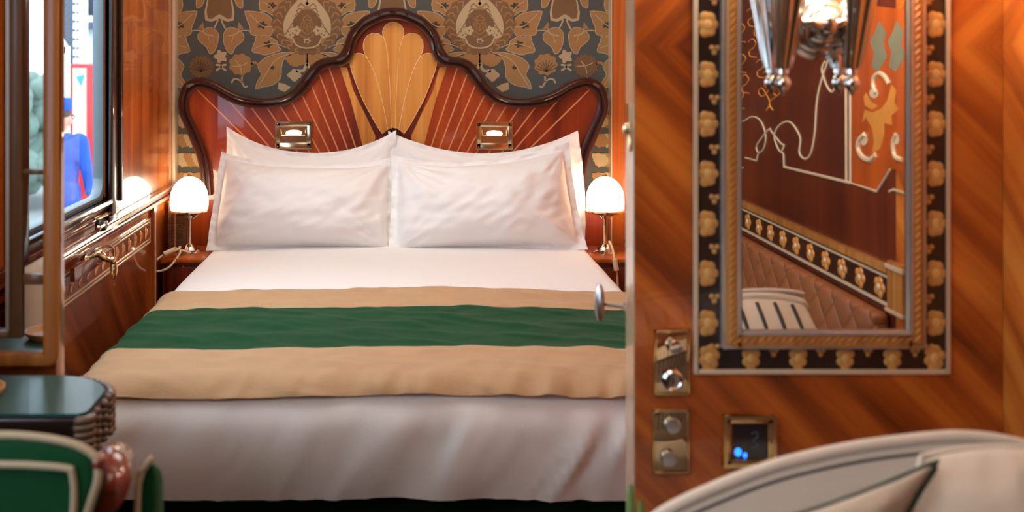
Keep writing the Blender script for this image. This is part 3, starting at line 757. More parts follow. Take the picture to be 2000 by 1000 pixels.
mstroke([(1524,296),(1531,300),(1532,326)], curve=False); mstroke([(1532,326),(1640,352),(1660,357)], 0.0035, curve=False)
mstroke([(1478,314),(1456,308)], curve=False); mstroke([(1482,298),(1478,314)], curve=False)
mstroke([(1640,148),(1653,148),(1654,356)], 0.0032, curve=False); mstroke([(1662,150),(1662,357),(1714,374),(1740,331)], 0.0032, curve=False)
mstroke([(1738,374),(1746,370),(1766,377)], curve=False)
mstroke([(1712,182),(1707,168),(1708,152),(1718,143),(1730,150),(1738,164)], 0.005); mpoly([(1708+9*math.cos(t), 182+10*math.sin(t)) for t in [k*0.5 for k in range(12)]], 2, 0.0012)
mstroke([(1690,262),(1680,274),(1678,292),(1688,308),(1702,312),(1712,302)], 0.006); mpoly([(1688+8*math.cos(t), 272+12*math.sin(t)) for t in [k*0.5 for k in range(12)]], 2, 0.0012)
mstroke([(1752,262),(1746,280),(1750,306),(1764,312)], 0.005); mpoly([(1752+6*math.cos(t), 272+10*math.sin(t)) for t in [k*0.5 for k in range(12)]], 2, 0.0012)
mpoly([(1742,165),(1752,176),(1748,200),(1756,214),(1742,226),(1744,244),(1728,240),(1728,262),(1720,290),(1704,300),(1708,276),(1704,250),(1692,230),(1684,240),(1690,214),(1706,220),(1722,212),(1734,196)], 4, 0.001)
mpoly([(1692,180),(1704,200),(1716,206),(1704,214),(1690,206),(1688,190)], 4, 0.001)
for dx in (0, 34):
    mpoly([(1718+dx,40),(1732+dx,62),(1726+dx,84),(1734+dx,110),(1716+dx,140),(1702+dx,130),(1708+dx,104),(1700+dx,80),(1710+dx,62)], 5, 0.001)
for i, (cx, cy) in enumerate(((1448,60),(1470,90),(1450,120),(1480,50),(1486,130),(1456,160),(1468,30),(1490,80),(1446,190),(1500,150))):
    mstroke([(cx-8, cy-8),(cx, cy-14),(cx+7, cy-6),(cx+2, cy+4),(cx-6, cy+10),(cx-4, cy+20),(cx+8, cy+22)], 0.0022, 4)
for cx in (1490, 1518):
    mstroke([(1504,120),(1504,170),(cx,188),(cx-8,180),(cx-2,172),(cx+6,182),(1504,200),(cx*0.5+752,216),(1504,208)], 0.0022, 4)
mstroke([(1436,310),(1440,322),(1452,328)], 0.0025)
# dado band with rosettes
zb0, zb1 = 0.826, 0.884
rw.box(XRF-0.004, XRF, YN, 1.25, zb0-0.01, zb1+0.016, 6)
rw.box(XRF-0.010, XRF, YN, 1.25, zb1+0.004, zb1+0.020, 7); rw.box(XRF-0.007, XRF, YN, 1.25, zb1-0.006, zb1-0.001, 2); rw.box(XRF-0.007, XRF, YN, 1.25, zb0-0.003, zb0+0.003, 2)
rw.box(XRF-0.008, XRF, 1.25, 1.31, zb0-0.012, zb1+0.03, 7); rw.box(XRF-0.011, XRF, 1.245, 1.315, zb1+0.016, zb1+0.024, 2); rw.box(XRF-0.011, XRF, 1.245, 1.315, zb0-0.010, zb0-0.004, 2)
for k in range(24):
    yy = 1.21-k*0.088
    for j in range(5):
        a = j*2*PI/5; rw.ball((XRF-0.005, yy+0.014*math.cos(a), 0.853+0.013*math.sin(a)), (0.003, 0.011, 0.010), 4, 8, 6)
    rw.ball((XRF-0.006, yy, 0.853), (0.004, 0.008, 0.008), 2, 8, 6)
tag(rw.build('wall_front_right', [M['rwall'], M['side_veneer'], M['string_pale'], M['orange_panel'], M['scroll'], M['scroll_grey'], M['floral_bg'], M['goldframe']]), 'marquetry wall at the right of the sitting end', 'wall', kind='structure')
tag(MB().box(XRF-0.035, XRF, YN, 1.25, 0.0, 0.81).build('trim_6', M['quilt'], bevel=0.012, seg=3), 'quilted brown padding below the flower band', 'trim', kind='structure')

# ------------------------------------------------------------------ open panel door with its mirror
DX0, DX1 = (1239-VX)*YD/F, XRF-0.001
door = thing('door_1', (DX0, YD+0.03, 0), 'glossy matched-veneer door panel standing open at the right', 'door', kind='structure')
MB().box(DX0+0.001, DX1, YD, YD+0.06, 0.01, ZC-0.02).build('door_panel', M['door'], door)
MB().box(DX0-0.001, DX0+0.001, YD+0.001, YD+0.059, 0.01, ZC-0.02).build('door_edge', M['door_edge'], door)
m = MB(); m.box(DX0-0.004, DX0-0.001, YD+0.015, YD+0.045, 1.16, 1.235); m.lathe([(0.009, 0), (0.009, -0.005), (0.004, -0.008), (0.0, -0.008)], (DX0-0.004, YD+0.03, 1.195), 14, axis='x', cap=False)
m.build('edge_bolt', M['brass_pale'], door, bevel=0.0008)
# oval handle on the far face, seen edge on
hc = W(1171, 590, YD+0.14)
hd = MB(); hd.lathe([(0.009, 0), (0.009, 0.05)], (DX0+0.012, YD+0.06, hc.z), 12, axis='y'); sp_ = MB().tube([(DX0+0.012, YD+0.108, hc.z-0.002), (hc.x+0.004, YD+0.135, hc.z-0.002)], 0.0024, 10)
hv = []
hd.ball(hc, (0.0085, 0.017, 0.033), 0, 20, 14)
hd_o = hd.build('handle', M['steel'], door); sp_.build('spindle', M['hb_dark'], hd_o)

DPX = lambda px, py, lift=0.0: Vector(((px-VX)*YD/F, YD-lift, H-(py-VY)*YD/F))
mx0, mx1 = DPX(1436, 0).x, DPX(1771, 0).x
mz0, mz1 = DPX(0, 646).z, 1.98
mr = thing('wall_mirror', (DPX(1600, 0).x, YD, mz0), 'tall mirror in a black flower-inlaid border on the veneer door', 'mirror')
MB().box(mx0-0.004, mx1+0.004, YM, YD-0.001, mz0-0.004, mz1+0.004).build('mirror_glass', M['mirror'], mr)
def ringbox(mb, a0, a1, d0, d1, mi=0):
    """rectangular ring between offsets a0<a1 outside the glass, from depth d0 to d1 in front of the door"""
    x0, x1, z0, z1 = mx0, mx1, mz0, mz1
    mb.box(x0-a1, x0-a0, YD-d1, YD-d0, z0-a1, z1+a1, mi); mb.box(x1+a0, x1+a1, YD-d1, YD-d0, z0-a1, z1+a1, mi)
    mb.box(x0-a0, x1+a0, YD-d1, YD-d0, z0-a1, z0-a0, mi); mb.box(x0-a0, x1+a0, YD-d1, YD-d0, z1+a0, z1+a1, mi)
g = MB(); ringbox(g, 0.000, 0.019, 0.0, 0.018, 0); g.build('gold_frame', M['goldframe'], mr, bevel=0.004, seg=3)
# carved rope on the gilt frame
rp = MB()
for k in range(86):
    z = mz0-0.008+k*0.0115
    for x in (mx0-0.009, mx1+0.009): rp.tube([(x-0.004, YD-0.0175, z-0.004), (x+0.004, YD-0.0175, z+0.004)], 0.0022, 5)
for k in range(24):
    x = mx0+0.003+k*0.0115; rp.tube([(x-0.004, YD-0.0175, mz0-0.013), (x+0.004, YD-0.0175, mz0-0.005)], 0.0022, 5)
rp.build('rope_carving', M['goldframe'], mr)
g = MB(); ringbox(g, -0.003, 0.002, 0.004, 0.020, 0); ringbox(g, 0.019, 0.0245, 0.0, 0.014, 0); g.build('silver_lip', M['silver_lip'], mr, bevel=0.0015)
g = MB(); ringbox(g, 0.0245, 0.060, 0.0, 0.0022, 0); g.build('black_border', M['floral_bg'], mr)
g = MB(); ringbox(g, 0.060, 0.067, 0.0, 0.005, 0); g.build('pale_edging', M['string_pale'], mr, bevel=0.001)
fl = None
def blossom(cx, cz, r, ang=0.0, big=True):
    lobes = 6
    for j in range(lobes):
        a = ang+j*2*PI/lobes; rr = r*(0.62 if j % 2 else 0.70)
        fl.ball((cx+rr*math.cos(a)*0.62, YD-0.0028, cz+rr*math.sin(a)*1.0), (r*0.42, 0.0014, r*0.40), 0, 10, 6)
    fl.ball((cx, YD-0.0036, cz), (r*0.34, 0.0014, r*0.42), 1, 10, 6)
def bud(cx, cz, r, horizontal=False):
    for j in range(3):
        a = j*2.09+0.5; fl.ball((cx+r*0.6*math.cos(a), YD-0.0028, cz+r*0.6*math.sin(a)), (r*0.5, 0.0012, r*0.5), 0, 8, 5)
bc = 0.0424
for x, s_ in ((mx0-bc, 1), (mx1+bc, -1)):
    fl = MB()
    for k in range(12):
        z = DPX(0, 48).z-(k-5)*0.0785
        if z < mz0: continue
        blossom(x-0.002*s_, z, 0.0205); bud(x+0.009*s_, z-0.039, 0.0085)
    blossom(x, mz0-bc, 0.021, 0.3)
    fl.build('floral_inlay', [M['floral'], M['floral2']], mr)
fl = MB()
for k in range(4):
    x = mx0+0.024+k*(mx1-mx0-0.048)/3.0
    blossom(x, mz0-bc, 0.0185, 0.5); bud(x+0.036, mz0-bc+0.010, 0.0075)
fl.build('floral_inlay', [M['floral'], M['floral2']], mr)

# lock plates and card reader on the door
def plate(px0, px1, py0, py1, label, fill):
    a, b = DPX(px0, py1), DPX(px1, py0)
    r = thing('lock_plate', ((a.x+b.x)/2, YD, a.z), label, 'lock plate', 'brass lock plates on the veneer door')
    MB().box(a.x, b.x, YD-0.004, YD, a.z, b.z).build('back_plate', M['brass_pale'] if fill != 'm' else M['plate'], r, bevel=0.0015)
    e = MB()
    e.box(a.x-0.001, b.x+0.001, YD-0.006, YD, b.z-0.005, b.z+0.001); e.box(a.x-0.001, a.x+0.004, YD-0.006, YD, a.z, b.z); e.box(b.x-0.003, b.x+0.001, YD-0.006, YD, a.z, b.z); e.box(a.x-0.001, b.x+0.001, YD-0.006, YD, a.z-0.001, a.z+0.003)
    e.build('rim', M['brass'], r, bevel=0.001)
    return r, a, b
r1, a, b = plate(1277, 1345, 642, 769, 'upper brass lock plate with key cylinder on the veneer door', 'm')
c = DPX(1312, 671, 0.004)
MB().lathe([(0.011, 0), (0.011, -0.004), (0.006, -0.010), (0.0095, -0.018), (0.0095, -0.022), (0.0, -0.024)], c, 18, axis='y', cap=False).build('knob', M['chrome'], r1)
c = DPX(1311, 739, 0.004)
MB().lathe([(0.0165, 0), (0.0165, -0.007), (0.013, -0.010), (0.011, -0.008), (0.0, -0.008)], c, 22, axis='y', cap=False).build('key_cylinder', M['chrome'], r1)
MB().box(c.x-0.001, c.x+0.001, YD-0.0135, YD-0.010, c.z-0.006, c.z+0.004).build('keyhole', M['black'], r1)
r2, a, b = plate(1274, 1344, 797, 922, 'lower brass lock plate with two turn knobs on the veneer door', 'm')
for (px, py) in ((1311, 828), (1304, 892)):
    c = DPX(px, py, 0.004)
    MB().lathe([(0.013, 0), (0.013, -0.006), (0.011, -0.009), (0.0, -0.010)], c, 20, axis='y', cap=False).build('turn_knob', M['steel'], r2)
a, b = DPX(1414, 906), DPX(1509, 812)
rd = thing('card_reader', ((a.x+b.x)/2, YD, a.z), 'black glass card reader with blue light in a brass frame', 'card reader')
e = MB(); t_ = 0.011
e.box(a.x, b.x, YD-0.010, YD, b.z-t_, b.z); e.box(a.x, b.x, YD-0.010, YD, a.z, a.z+t_); e.box(a.x, a.x+t_, YD-0.010, YD, a.z, b.z); e.box(b.x-t_, b.x, YD-0.010, YD, a.z, b.z)
e.build('frame', M['brass'], rd, bevel=0.003)
MB().box(a.x+t_, b.x-t_, YD-0.006, YD, a.z+t_, b.z-t_).build('glass_face', M['black'], rd)
e = MB(); c = DPX(1470, 856, 0.0065); e.tube(catmull([c+Vector((-0.004, 0, 0.010)), c+Vector((0.004, 0, 0.012)), c+Vector((0.005, 0, 0.004)), c+Vector((-0.001, 0, -0.001)), c+Vector((0.006, 0, -0.010)), c+Vector((-0.005, 0, -0.012))], 4), 0.0009, 5); e.build('symbol', M['steelwork'], rd)
c = DPX(1439, 880, 0.0065); MB().ball(c, (0.0055, 0.0012, 0.0065), 0, 12, 8).ball(c+Vector((0.011, 0, -0.005)), (0.0035, 0.0008, 0.004), 0, 10, 6).build('indicator_light', M['led'], rd)
c = DPX(1416, 812, 0.006); MB().ball(c, 0.004).tube([c, c+Vector((0.008, 0, 0.005))], 0.0022, 6).build('fixing_screw', M['brass'], rd)

# sconce in front of the mirror
sx, sz = DPX(1592, 0).x, W(1592, 50, 1.6).z
sc_ = thing('wall_sconce', (sx, YM, sz), 'polished twin-cone wall sconce mounted on the tall mirror', 'wall lamp')
MB().lathe([(0.054, 0), (0.054, -0.007), (0.048, -0.011), (0.046, -0.010), (0.040, -0.016), (0.036, -0.017), (0.034, -0.024), (0.026, -0.030), (0.022, -0.032), (0.018, -0.044), (0.010, -0.052), (0.0, -0.054)], (sx, YM, sz), 40, axis='y', cap=False).build('boss', M['boss'], sc_)
for cx, nm in ((1529, 'l'), (1664, 'r')):
    D_ = 1.616; x = W(cx, 0, D_).x
    zt = W(cx, 136, D_).z
    MB().tube(catmull([(sx, YM-0.04, sz), (sx+(x-sx)*0.5, YM-0.046, sz+0.004), (x, D_, sz+0.01)], 8), 0.007, 12).build('bracket_arm', M['chrome'], sc_)
    cone = MB().lathe([(0.008, 0.0), (0.013, 0.002), (0.0155, 0.02), (0.030, 0.145), (0.044, 0.24), (0.046, 0.246), (0.040, 0.246), (0.0, 0.20)], (x, D_, zt), 48, cap=False, flute=8, depth=0.14)
    for p in cone.v: p.y -= (p.z-zt)*0.24
    cone.build('cone', M['chrome'], sc_)
    f = MB(); f.lathe([(0.0, 0.004), (0.009, 0.002), (0.009, -0.006), (0.005, -0.008), (0.010, -0.014), (0.0125, -0.021), (0.010, -0.028), (0.005, -0.034), (0.002, -0.040), (0.0, -0.042)], (x, D_, zt), 20, cap=False); f.build('finial', M['chrome'], sc_)
    MB().lathe([(0.036, 0.244), (0.046, 0.30), (0.040, 0.35), (0.02, 0.375), (0.0, 0.38)], (x, D_-0.06, zt), 28, cap=False).build('lamp_shade', M['sconce_lit'], sc_)

# ------------------------------------------------------------------ left partition with framed mirror
PYM = 1.90
tag(MB().box(XL, -0.634, PYM+0.002, PYM+0.05, 0, ZC).build('wall_partition', M['lwall_low'], bevel=0.003), 'narrow veneered partition carrying the left mirror', 'wall', kind='structure')
fm = thing('framed_mirror', (-0.77, PYM, 0.75), 'wood framed mirror on the partition, beside the train window', 'mirror')
fx0, fx1 = -0.915, W(115, 0, 1.885).x
fz0, fz1 = W(0, 716, 1.885).z, 2.1
f = MB(); t_ = 0.028
rc = 0.02
pts_o = [(fx0, fz0)]+[(fx1-rc+rc*math.sin(k*PI/12), fz0+rc-rc*math.cos(k*PI/12)) for k in range(7)]+[(fx1, fz1), (fx1-t_, fz1), (fx1-t_, fz0+t_*0.85), (fx0, fz0+t_*0.85)]
f.prism([(x, PYM-0.022, z) for x, z in pts_o], (0, 0.022, 0)); f.box(fx0, fx1, PYM-0.022, PYM, fz1, fz1+t_)
f.build('frame', M['frame_wood'], fm, bevel=0.006, seg=3)
MB().box(fx0, fx1-t_, PYM-0.006, PYM, fz0+t_*0.85, fz1).build('mirror_glass', M['mirror'], fm)
x0b, x1b = W(20, 0, 1.89).x, W(44, 0, 1.89).x
lat = MB(); lat.box(x0b, x1b, PYM-0.016, PYM-0.006, W(0, 660, 1.89).z, fz1)
lat.box(x1b, fx1-t_, PYM-0.014, PYM-0.006, W(0, 341, 1.89).z, W(0, 331, 1.89).z); lat.box(x1b, fx1-t_, PYM-0.014, PYM-0.006, W(0, 556, 1.89).z, W(0, 536, 1.89).z)
lat.box(fx0, x0b, PYM-0.016, PYM-0.006, W(0, 660, 1.89).z, W(0, 646, 1.89).z)
lat.build('reflection_bars', M['bar'], fm, bevel=0.003)  # solid bars standing in for a wooden frame reflected in the mirror
MB().box(x0b-0.008, x0b, PYM-0.012, PYM-0.006, W(0, 646, 1.89).z, fz1).build('reflection_strip', M['silver_lip'], fm)  # pale strip standing in for a bright gap within that reflection

# ------------------------------------------------------------------ table, dish and green armchair at the left
tb = thing('side_table', (-0.70, 1.72, 0), 'dark folding table with green top under the left mirror', 'table')
def tabout(grow, y0=1.632, y1=1.835, xe=-0.497):
    pts = [(XL+0.036, y0-grow)]
    r = 0.05
    pts += [(xe+grow-r*0.35+r*0.35*math.sin(k*PI/12), y0-grow+r*0.35-r*0.35*math.cos(k*PI/12)) for k in range(7)]
    pts += [(xe+grow-0.12+0.12*math.cos(k*PI/16), y1+grow-0.10+0.10*math.sin(k*PI/16)) for k in range(9)]
    pts += [(XL+0.036, y1+grow)]
    return pts
MB().prism([(x, y, 0.747) for x, y in tabout(-0.004)], (0, 0, 0.005)).build('leather_top', M['tabletop'], tb)
m = MB(); m.prism([(x, y, 0.722) for x, y in tabout(0.004)], (0, 0, 0.024)); m.prism([(x, y, 0.700) for x, y in tabout(-0.003)], (0, 0, 0.022)); m.prism([(x, y, 0.676) for x, y in tabout(0.003)], (0, 0, 0.020))
m.build('apron', M['table_dark'], tb, bevel=0.003)
gl_ = MB()
pts = [Vector((x, y, 0)) for x, y in tabout(0.004)[1:-1]]; dense = catmull(pts, 3)
for i, p in enumerate(dense):
    if p.x < -0.57: continue
    for k in range(6):
        gl_.ball((p.x+0.002*((i+k) % 2), p.y, 0.686+k*0.0115), (0.0075, 0.0075, 0.0065), 0, 8, 6)
gl_.build('carved_end', M['gallery'], tb)
m = MB(); m.box(-0.80, -0.74, 1.70, 1.76, 0.0, 0.68); m.build('leg', M['table_dark'], tb, bevel=0.006)
ds = MB().lathe([(0.0, 0.0), (0.036, 0.0), (0.046, 0.010), (0.047, 0.016), (0.043, 0.016), (0.034, 0.008), (0.0, 0.007)], (-0.705, 1.715, 0.752), 28, cap=False).build('dish', M['tan'], loc=(-0.705, 1.715, 0.752))
tag(ds, 'small tan dish lying on the green table top', 'dish')

ac = thing('armchair', (-0.70, 1.35, 0), 'green velvet armchair with cream piping and mahogany arm', 'armchair')
AY = 1.22
def AP(px, py, d=0.0): p = W(px, py, AY); p.y = AY+d; return p
oc = [(-560,1000),(-520,905),(-420,865),(-200,852),(0,852),(60,855),(110,862),(150,873),(178,889),(188,905),(188,940),(176,980),(160,1030),(140,1500),(-520,1500)]
pts = [AP(x, y, 0.0) for x, y in oc]
MB().prism(pts, (0, 0.09, -0.050)).build('backrest', M['green'], ac, bevel=0.02, seg=4)
pp = MB(); pp.tube(catmull([AP(x, y, 0.004) for x, y in oc[1:-2]], 5), 0.0048, 8)
pp.tube(catmull([AP(-460,920,-0.001), AP(-300,908,-0.002), AP(0,906,-0.002), AP(90,909,-0.002), AP(135,914,-0.002), AP(141,920,-0.002), AP(146,960,-0.002), AP(142,1040,-0.002), AP(120,1400,-0.002)], 6), 0.0042, 8)
pp.build('piping', M['piping'], ac)
MB().box(-0.74, -0.42, AY+0.06, AY+0.40, 0.18, 0.40).build('seat', M['green'], ac, bevel=0.03, seg=3)
am = MB()
apath = [AP(130, 1330, 0.05), AP(136, 1120, 0.05), AP(152, 1060, 0.05), AP(170, 1028, 0.05), AP(190, 998, 0.05), AP(194, 976, 0.055), AP(186, 966, 0.07), AP(172, 974, 0.10), AP(164, 990, 0.14)]
q = catmull(apath, 8); am.tube(q, [0.021-0.003*math.sin(i/len(q)*6) for i in range(len(q))], 16)
am.ball(AP(192, 977, 0.05), (0.021, 0.024, 0.022)); am.ball(AP(190, 908, 0.01), (0.009, 0.012, 0.011))
am.build('arm', M['mahog'], ac)
sw = MB(); spts = [AP(262, 955, 0.09), AP(268, 985, 0.09), AP(268, 1040, 0.09), AP(262, 1300, 0.09), AP(225, 1300, 0.09), AP(232, 1020, 0.09), AP(244, 975, 0.09)]
sw.prism(spts, (0, 0.05, -0.03)); sw.build('arm_pad', M['green'], ac, bevel=0.008)
MB().tube(catmull([AP(262, 950, 0.088), AP(246, 972, 0.086), AP(233, 1015, 0.086), AP(226, 1300, 0.086)], 6), 0.0042, 8).build('arm_piping', M['piping'], ac)
for (x, y) in ((-0.72, AY+0.05), (-0.43, AY+0.05), (-0.72, AY+0.38), (-0.43, AY+0.38)):
    MB().lathe([(0.016, 0), (0.02, 0.05), (0.026, 0.2)], (x, y, 0.0), 12).build('leg', M['mahog'], ac)

bq = thing('banquette', (-0.855, 0.75, 0), 'cream padded banquette under the near window, seen in the left mirror', 'bench')
MB().box(-0.884, -0.826, 0.10, 1.46, 0.44, 0.83).build('back_cushion', M['cream'], bq, bevel=0.03, seg=4)
MB().box(-0.884, -0.822, 0.10, 1.46, 0.0, 0.43).build('seat_base', M['cream_grey'], bq, bevel=0.02, seg=3)

# ------------------------------------------------------------------ cream armchair and cushions at the right
cc = thing('armchair', (0.62, 1.25, 0), 'cream upholstered armchair with curved back in front of the veneer door', 'armchair')
CY = 1.27
def CP(px, py, d=0.0):
    y = CY
    for _ in range(6): y = CY+0.40*(W(px, py, y).z-0.85)
    p = W(px, py, y); p.y += d; return p
arc = [(1225,1060),(1300,998),(1400,950),(1500,912),(1590,888),(1680,870),(1770,858),(1830,852),(1880,850),(1940,854),(2000,866),(2030,880),(2044,905),(2046,960)]
op = catmull([CP(x, y, 0) for x, y in arc], 4)
body = op+[CP(2060, 1300, 0), CP(1240, 1300, 0)]
MB().prism(body, (0, 0.10, -0.050)).build('backrest', M['cream'], cc, bevel=0.016, seg=4)
MB().tube([p+Vector((0, 0.004, -0.004)) for p in op], 0.0085, 10).build('welt', M['cream'], cc)
MB().tube([p+Vector((0.002, -0.0045, -0.017)) for p in op], 0.0030, 8).build('welt_seam', M['pipe_dark'], cc)
MB().tube([p+Vector((0.002, 0.100, -0.054)) for p in op], 0.0045, 8).build('back_piping', M['pipe_dark'], cc)
rb = MB()
for k in range(12):
    x = 0.36+k*0.034; i_ = min(range(len(op)), key=lambda i: abs(op[i].x-x)); zt = op[i_].z-0.065
    zf_ = op[i_].z; yf_ = op[i_].y; rb.tube([(x+0.004, yf_+0.022, zf_-0.012), (x+0.002, yf_+0.06, zf_-0.030), (x, yf_+0.100, zf_-0.052), (x-0.01, yf_+0.062, zf_-0.150)], 0.004, 6)
rb.build('channel_piping', M['pipe_dark'], cc)
MB().box(0.30, 0.88, CY-0.42, CY-0.01, 0.16, 0.42).build('seat', M['cream'], cc, bevel=0.03, seg=4)
for (x, y) in ((0.33, CY-0.38), (0.85, CY-0.38), (0.33, CY-0.05), (0.85, CY-0.05)):
    MB().lathe([(0.014, 0), (0.018, 0.05), (0.024, 0.18)], (x, y, 0.0), 12).build('leg', M['mahog'], cc)

def cushion(TL, TR, BR, BL, th, mat, pmat, label, bowt=0.0, bowr=0.0):
    TL, TR, BR, BL = [Vector(p) for p in (TL, TR, BR, BL)]
    nrm = (TR-BL).cross(TL-BR).normalized(); 
    if nrm.y > 0: nrm = -nrm
    def base(u, v):
        p = (TL*(1-u)+TR*u)*(1-v)+(BL*(1-u)+BR*u)*v
        p = p+(BL-TL).normalized()*bowt*(1-(2*u-1)**2)*(1-v)+(TL-TR).normalized()*bowr*(1-(2*v-1)**2)*u
        return p
    r = thing('cushion', (BL+BR)/2, label, 'cushion')
    m = MB()
    for sgn in (1, -1):
        m.grid(lambda u, v: base(u, v)+nrm*sgn*(th*((1-abs(2*u-1)**2.2)*(1-abs(2*v-1)**2.2))**0.5+0.003*noise.noise(Vector((u*6, v*6, sgn)))), 36, 36)
    m.build('cover', mat, r, sharp=3.0)
    loop = [base(t/24, 0) for t in range(24)]+[base(1, t/24) for t in range(24)]+[base(1-t/24, 1) for t in range(24)]+[base(0, 1-t/24) for t in range(24)]
    MB().tube(loop, 0.0042, 8, closed=True).build('piping', pmat, r)
    return r
C2 = lambda px, py, D: W(px, py, D)
cushion(C2(1420, 1045, 1.16), C2(1833, 902, 1.20), C2(1690, 1190, 1.10), C2(1330, 1330, 1.03), 0.030, M['cream_grey'], M['pipe_green'], 'stone cushion with dark green piping pointing its corner up', bowt=0.010, bowr=0.012)
cushion(C2(1800, 893, 1.228), C2(2090, 890, 1.228), C2(2120, 1330, 1.09), C2(1720, 1330, 1.09), 0.030, M['cream'], M['cream'], 'pale cream cushion beside the green-piped one', bowt=-0.012)

# leafy plant whose tip shows by the door edge
pl_ = thing('potted_plant', (0.305, 1.42, 0), 'slender green plant tips in front of the door edge', 'plant')
MB().lathe([(0.0, 0), (0.05, 0), (0.062, 0.16), (0.066, 0.165), (0.058, 0.165), (0.055, 0.14), (0.0, 0.14)], (0.305, 1.42, 0), 24, cap=False).build('pot', M['terracotta'], pl_)
lf = MB()
for (tip, sway, wd) in ((W(1232, 946, 1.42), 0.0, 0.006), (W(1250, 978, 1.42), 0.01, 0.006), (W(1238, 1010, 1.40), -0.02, 0.008), (W(1215, 1060, 1.44), -0.04, 0.008), (W(1260, 1080, 1.41), 0.03, 0.008)):
    b0 = Vector((0.305+sway*0.2, 1.42, 0.14)); 
    q = catmull([b0, b0*0.5+tip*0.5+Vector((sway, 0, 0)), tip*0.85+b0*0.15+Vector((sway*0.5, 0, 0)), tip], 8)
    vs = []
    for i, p in enumerate(q):
        t = i/(len(q)-1); w = wd*(0.4+0.9*math.sin(t*PI*0.94))
        vs += [p+Vector((-w, 0, 0)), p+Vector((0, -w*0.5, 0)), p+Vector((w, 0, 0)), p+Vector((0, w*0.3, 0))]
    lf.add(vs, [(i*4+k, i*4+(k+1) % 4, i*4+4+(k+1) % 4, i*4+4+k) for i in range(len(q)-1) for k in range(4)])
lf.build('leaf', M['leaf'], pl_)

# ------------------------------------------------------------------ outside the train
ZG = -1.05
tag(MB().box(-40, -1.3, -25, 60, ZG-0.2, ZG).build('ground', M['platform']), 'pale station platform outside the train', 'ground', kind='structure')
def O(px, py, y): return W(px, py, y)
# riveted steel column
yc = 13.0
col = thing('steel_column', (O(132, 0, yc).x, yc, ZG), 'grey riveted steel column on the platform outside', 'column')
xa, xb = O(96, 0, yc).x, O(157, 0, yc).x
MB().box(xa, xb-0.08, yc, yc+0.3, ZG, 4.2).build('shaft', M['steelwork'], col, bevel=0.01)
MB().box(xb-0.09, xb, yc-0.02, yc+0.32, ZG, 4.2).build('flange', M['pale_render'], col, bevel=0.01)
rv = MB()
for k in range(40):
    for dx in (-0.07, -0.025): rv.ball((xb+dx, yc-0.025, ZG+1.2+k*0.11), (0.016, 0.012, 0.016), 0, 8, 6)
rv.build('rivets', M['steelwork'], col)
pv = thing('drain_pipe', (O(125, 0, 11.7).x, 11.7, ZG), 'white bent drain pipe against the steel column', 'pipe')
MB().tube(catmull([O(104, 60, 11.7), O(112, 74, 11.7), O(124, 92, 11.7), O(128, 104, 11.7), O(128, 125, 11.7), Vector((O(128, 0, 11.7).x, 11.7, ZG))], 6), 0.05, 14).build('pipe_run', M['pale_render'], pv)
# red kiosk with poster
yk = 12.0
xk0, xk1 = O(96, 0, yk).x, O(196, 0, yk).x
kz = O(0, 126, yk).z
ks = thing('kiosk', ((xk0+xk1)/2, yk, ZG), 'red platform kiosk with a pale poster panel outside', 'kiosk')
MB().box(xk0, xk1, yk, yk+0.9, ZG, kz).build('cabinet', M['red'], ks, bevel=0.03)
MB().box(O(143, 0, yk).x, O(169, 0, yk).x, yk-0.02, yk, O(0, 285, yk).z, O(0, 133, yk).z).build('poster', M['poster'], ks)
MB().prism([O(148, 150, yk-0.03), O(165, 146, yk-0.03), O(158, 168, yk-0.03)], (0, 0.01, 0)).build('print', M['teal'], ks)
MB().box(O(117, 0, yk).x, O(128, 0, yk).x, yk-0.03, yk, ZG+0.1, kz).build('post', M['steelwork'], ks)
# station canopy girders
cn = thing('station_canopy', (-6, 24, ZG), 'pale steel canopy of the station roof outside', 'canopy')
m = MB()
for k in range(7):
    y = 20+k*2.0; m.box(-16, -3, y, y+0.12, 3.3, 3.55)
    for j in range(8): m.tube([(-16+j*1.6, y+0.06, 2.5), (-15.2+j*1.6, y+0.06, 3.3), (-14.4+j*1.6, y+0.06, 2.5)], 0.05, 6)
    m.box(-16, -3, y, y+0.10, 2.4, 2.5)
m.build('girders', M['steelwork'], cn)
MB().box(-16, -3, 16, 36, 3.6, 3.7).build('roof_sheet', M['pale_render'], cn)
for k in range(4): MB().box(-15.6, -15.3, 18+k*5, 18.3+k*5, ZG, 3.6).build('post', M['steelwork'], cn)
st = thing('station_building', (-14, 44, ZG), 'pale station building far beyond the platform', 'building')
MB().box(-24, -3, 42, 46, ZG, 2.2).build('wall', M['pale_render'], st)
MB().box(-24.5, -2.5, 41.6, 46.4, 2.2, 2.5).build('eaves', M['steelwork'], st)
# planters and shrubs seen in the left mirror through the near window
for i, (x, y, r) in enumerate(((-4.6, -1.0, 0.8), (-6.4, -3.4, 1.0), (-5.4, -6.2, 1.0), (-8.4, -9.0, 1.2), (-6.2, -12.4, 1.2))):
    sh = MB()
    for k in range(150):
        a = random.uniform(0, 6.28); h = random.uniform(-0.4, 1.0); rr_ = random.uniform(0.5, 1.0)
        sh.ball((x+r*rr_*math.cos(a), y+r*rr_*math.sin(a), ZG+r*0.7+h*r*0.9), random.uniform(0.10, 0.24)*r, 0, 8, 6)
    o = sh.build('shrub', M['bush'], loc=(x, y, ZG)); tag(o, 'rounded grey-green shrub on the platform, reflected through the near window', 'shrub', 'shrubs beyond the platform')

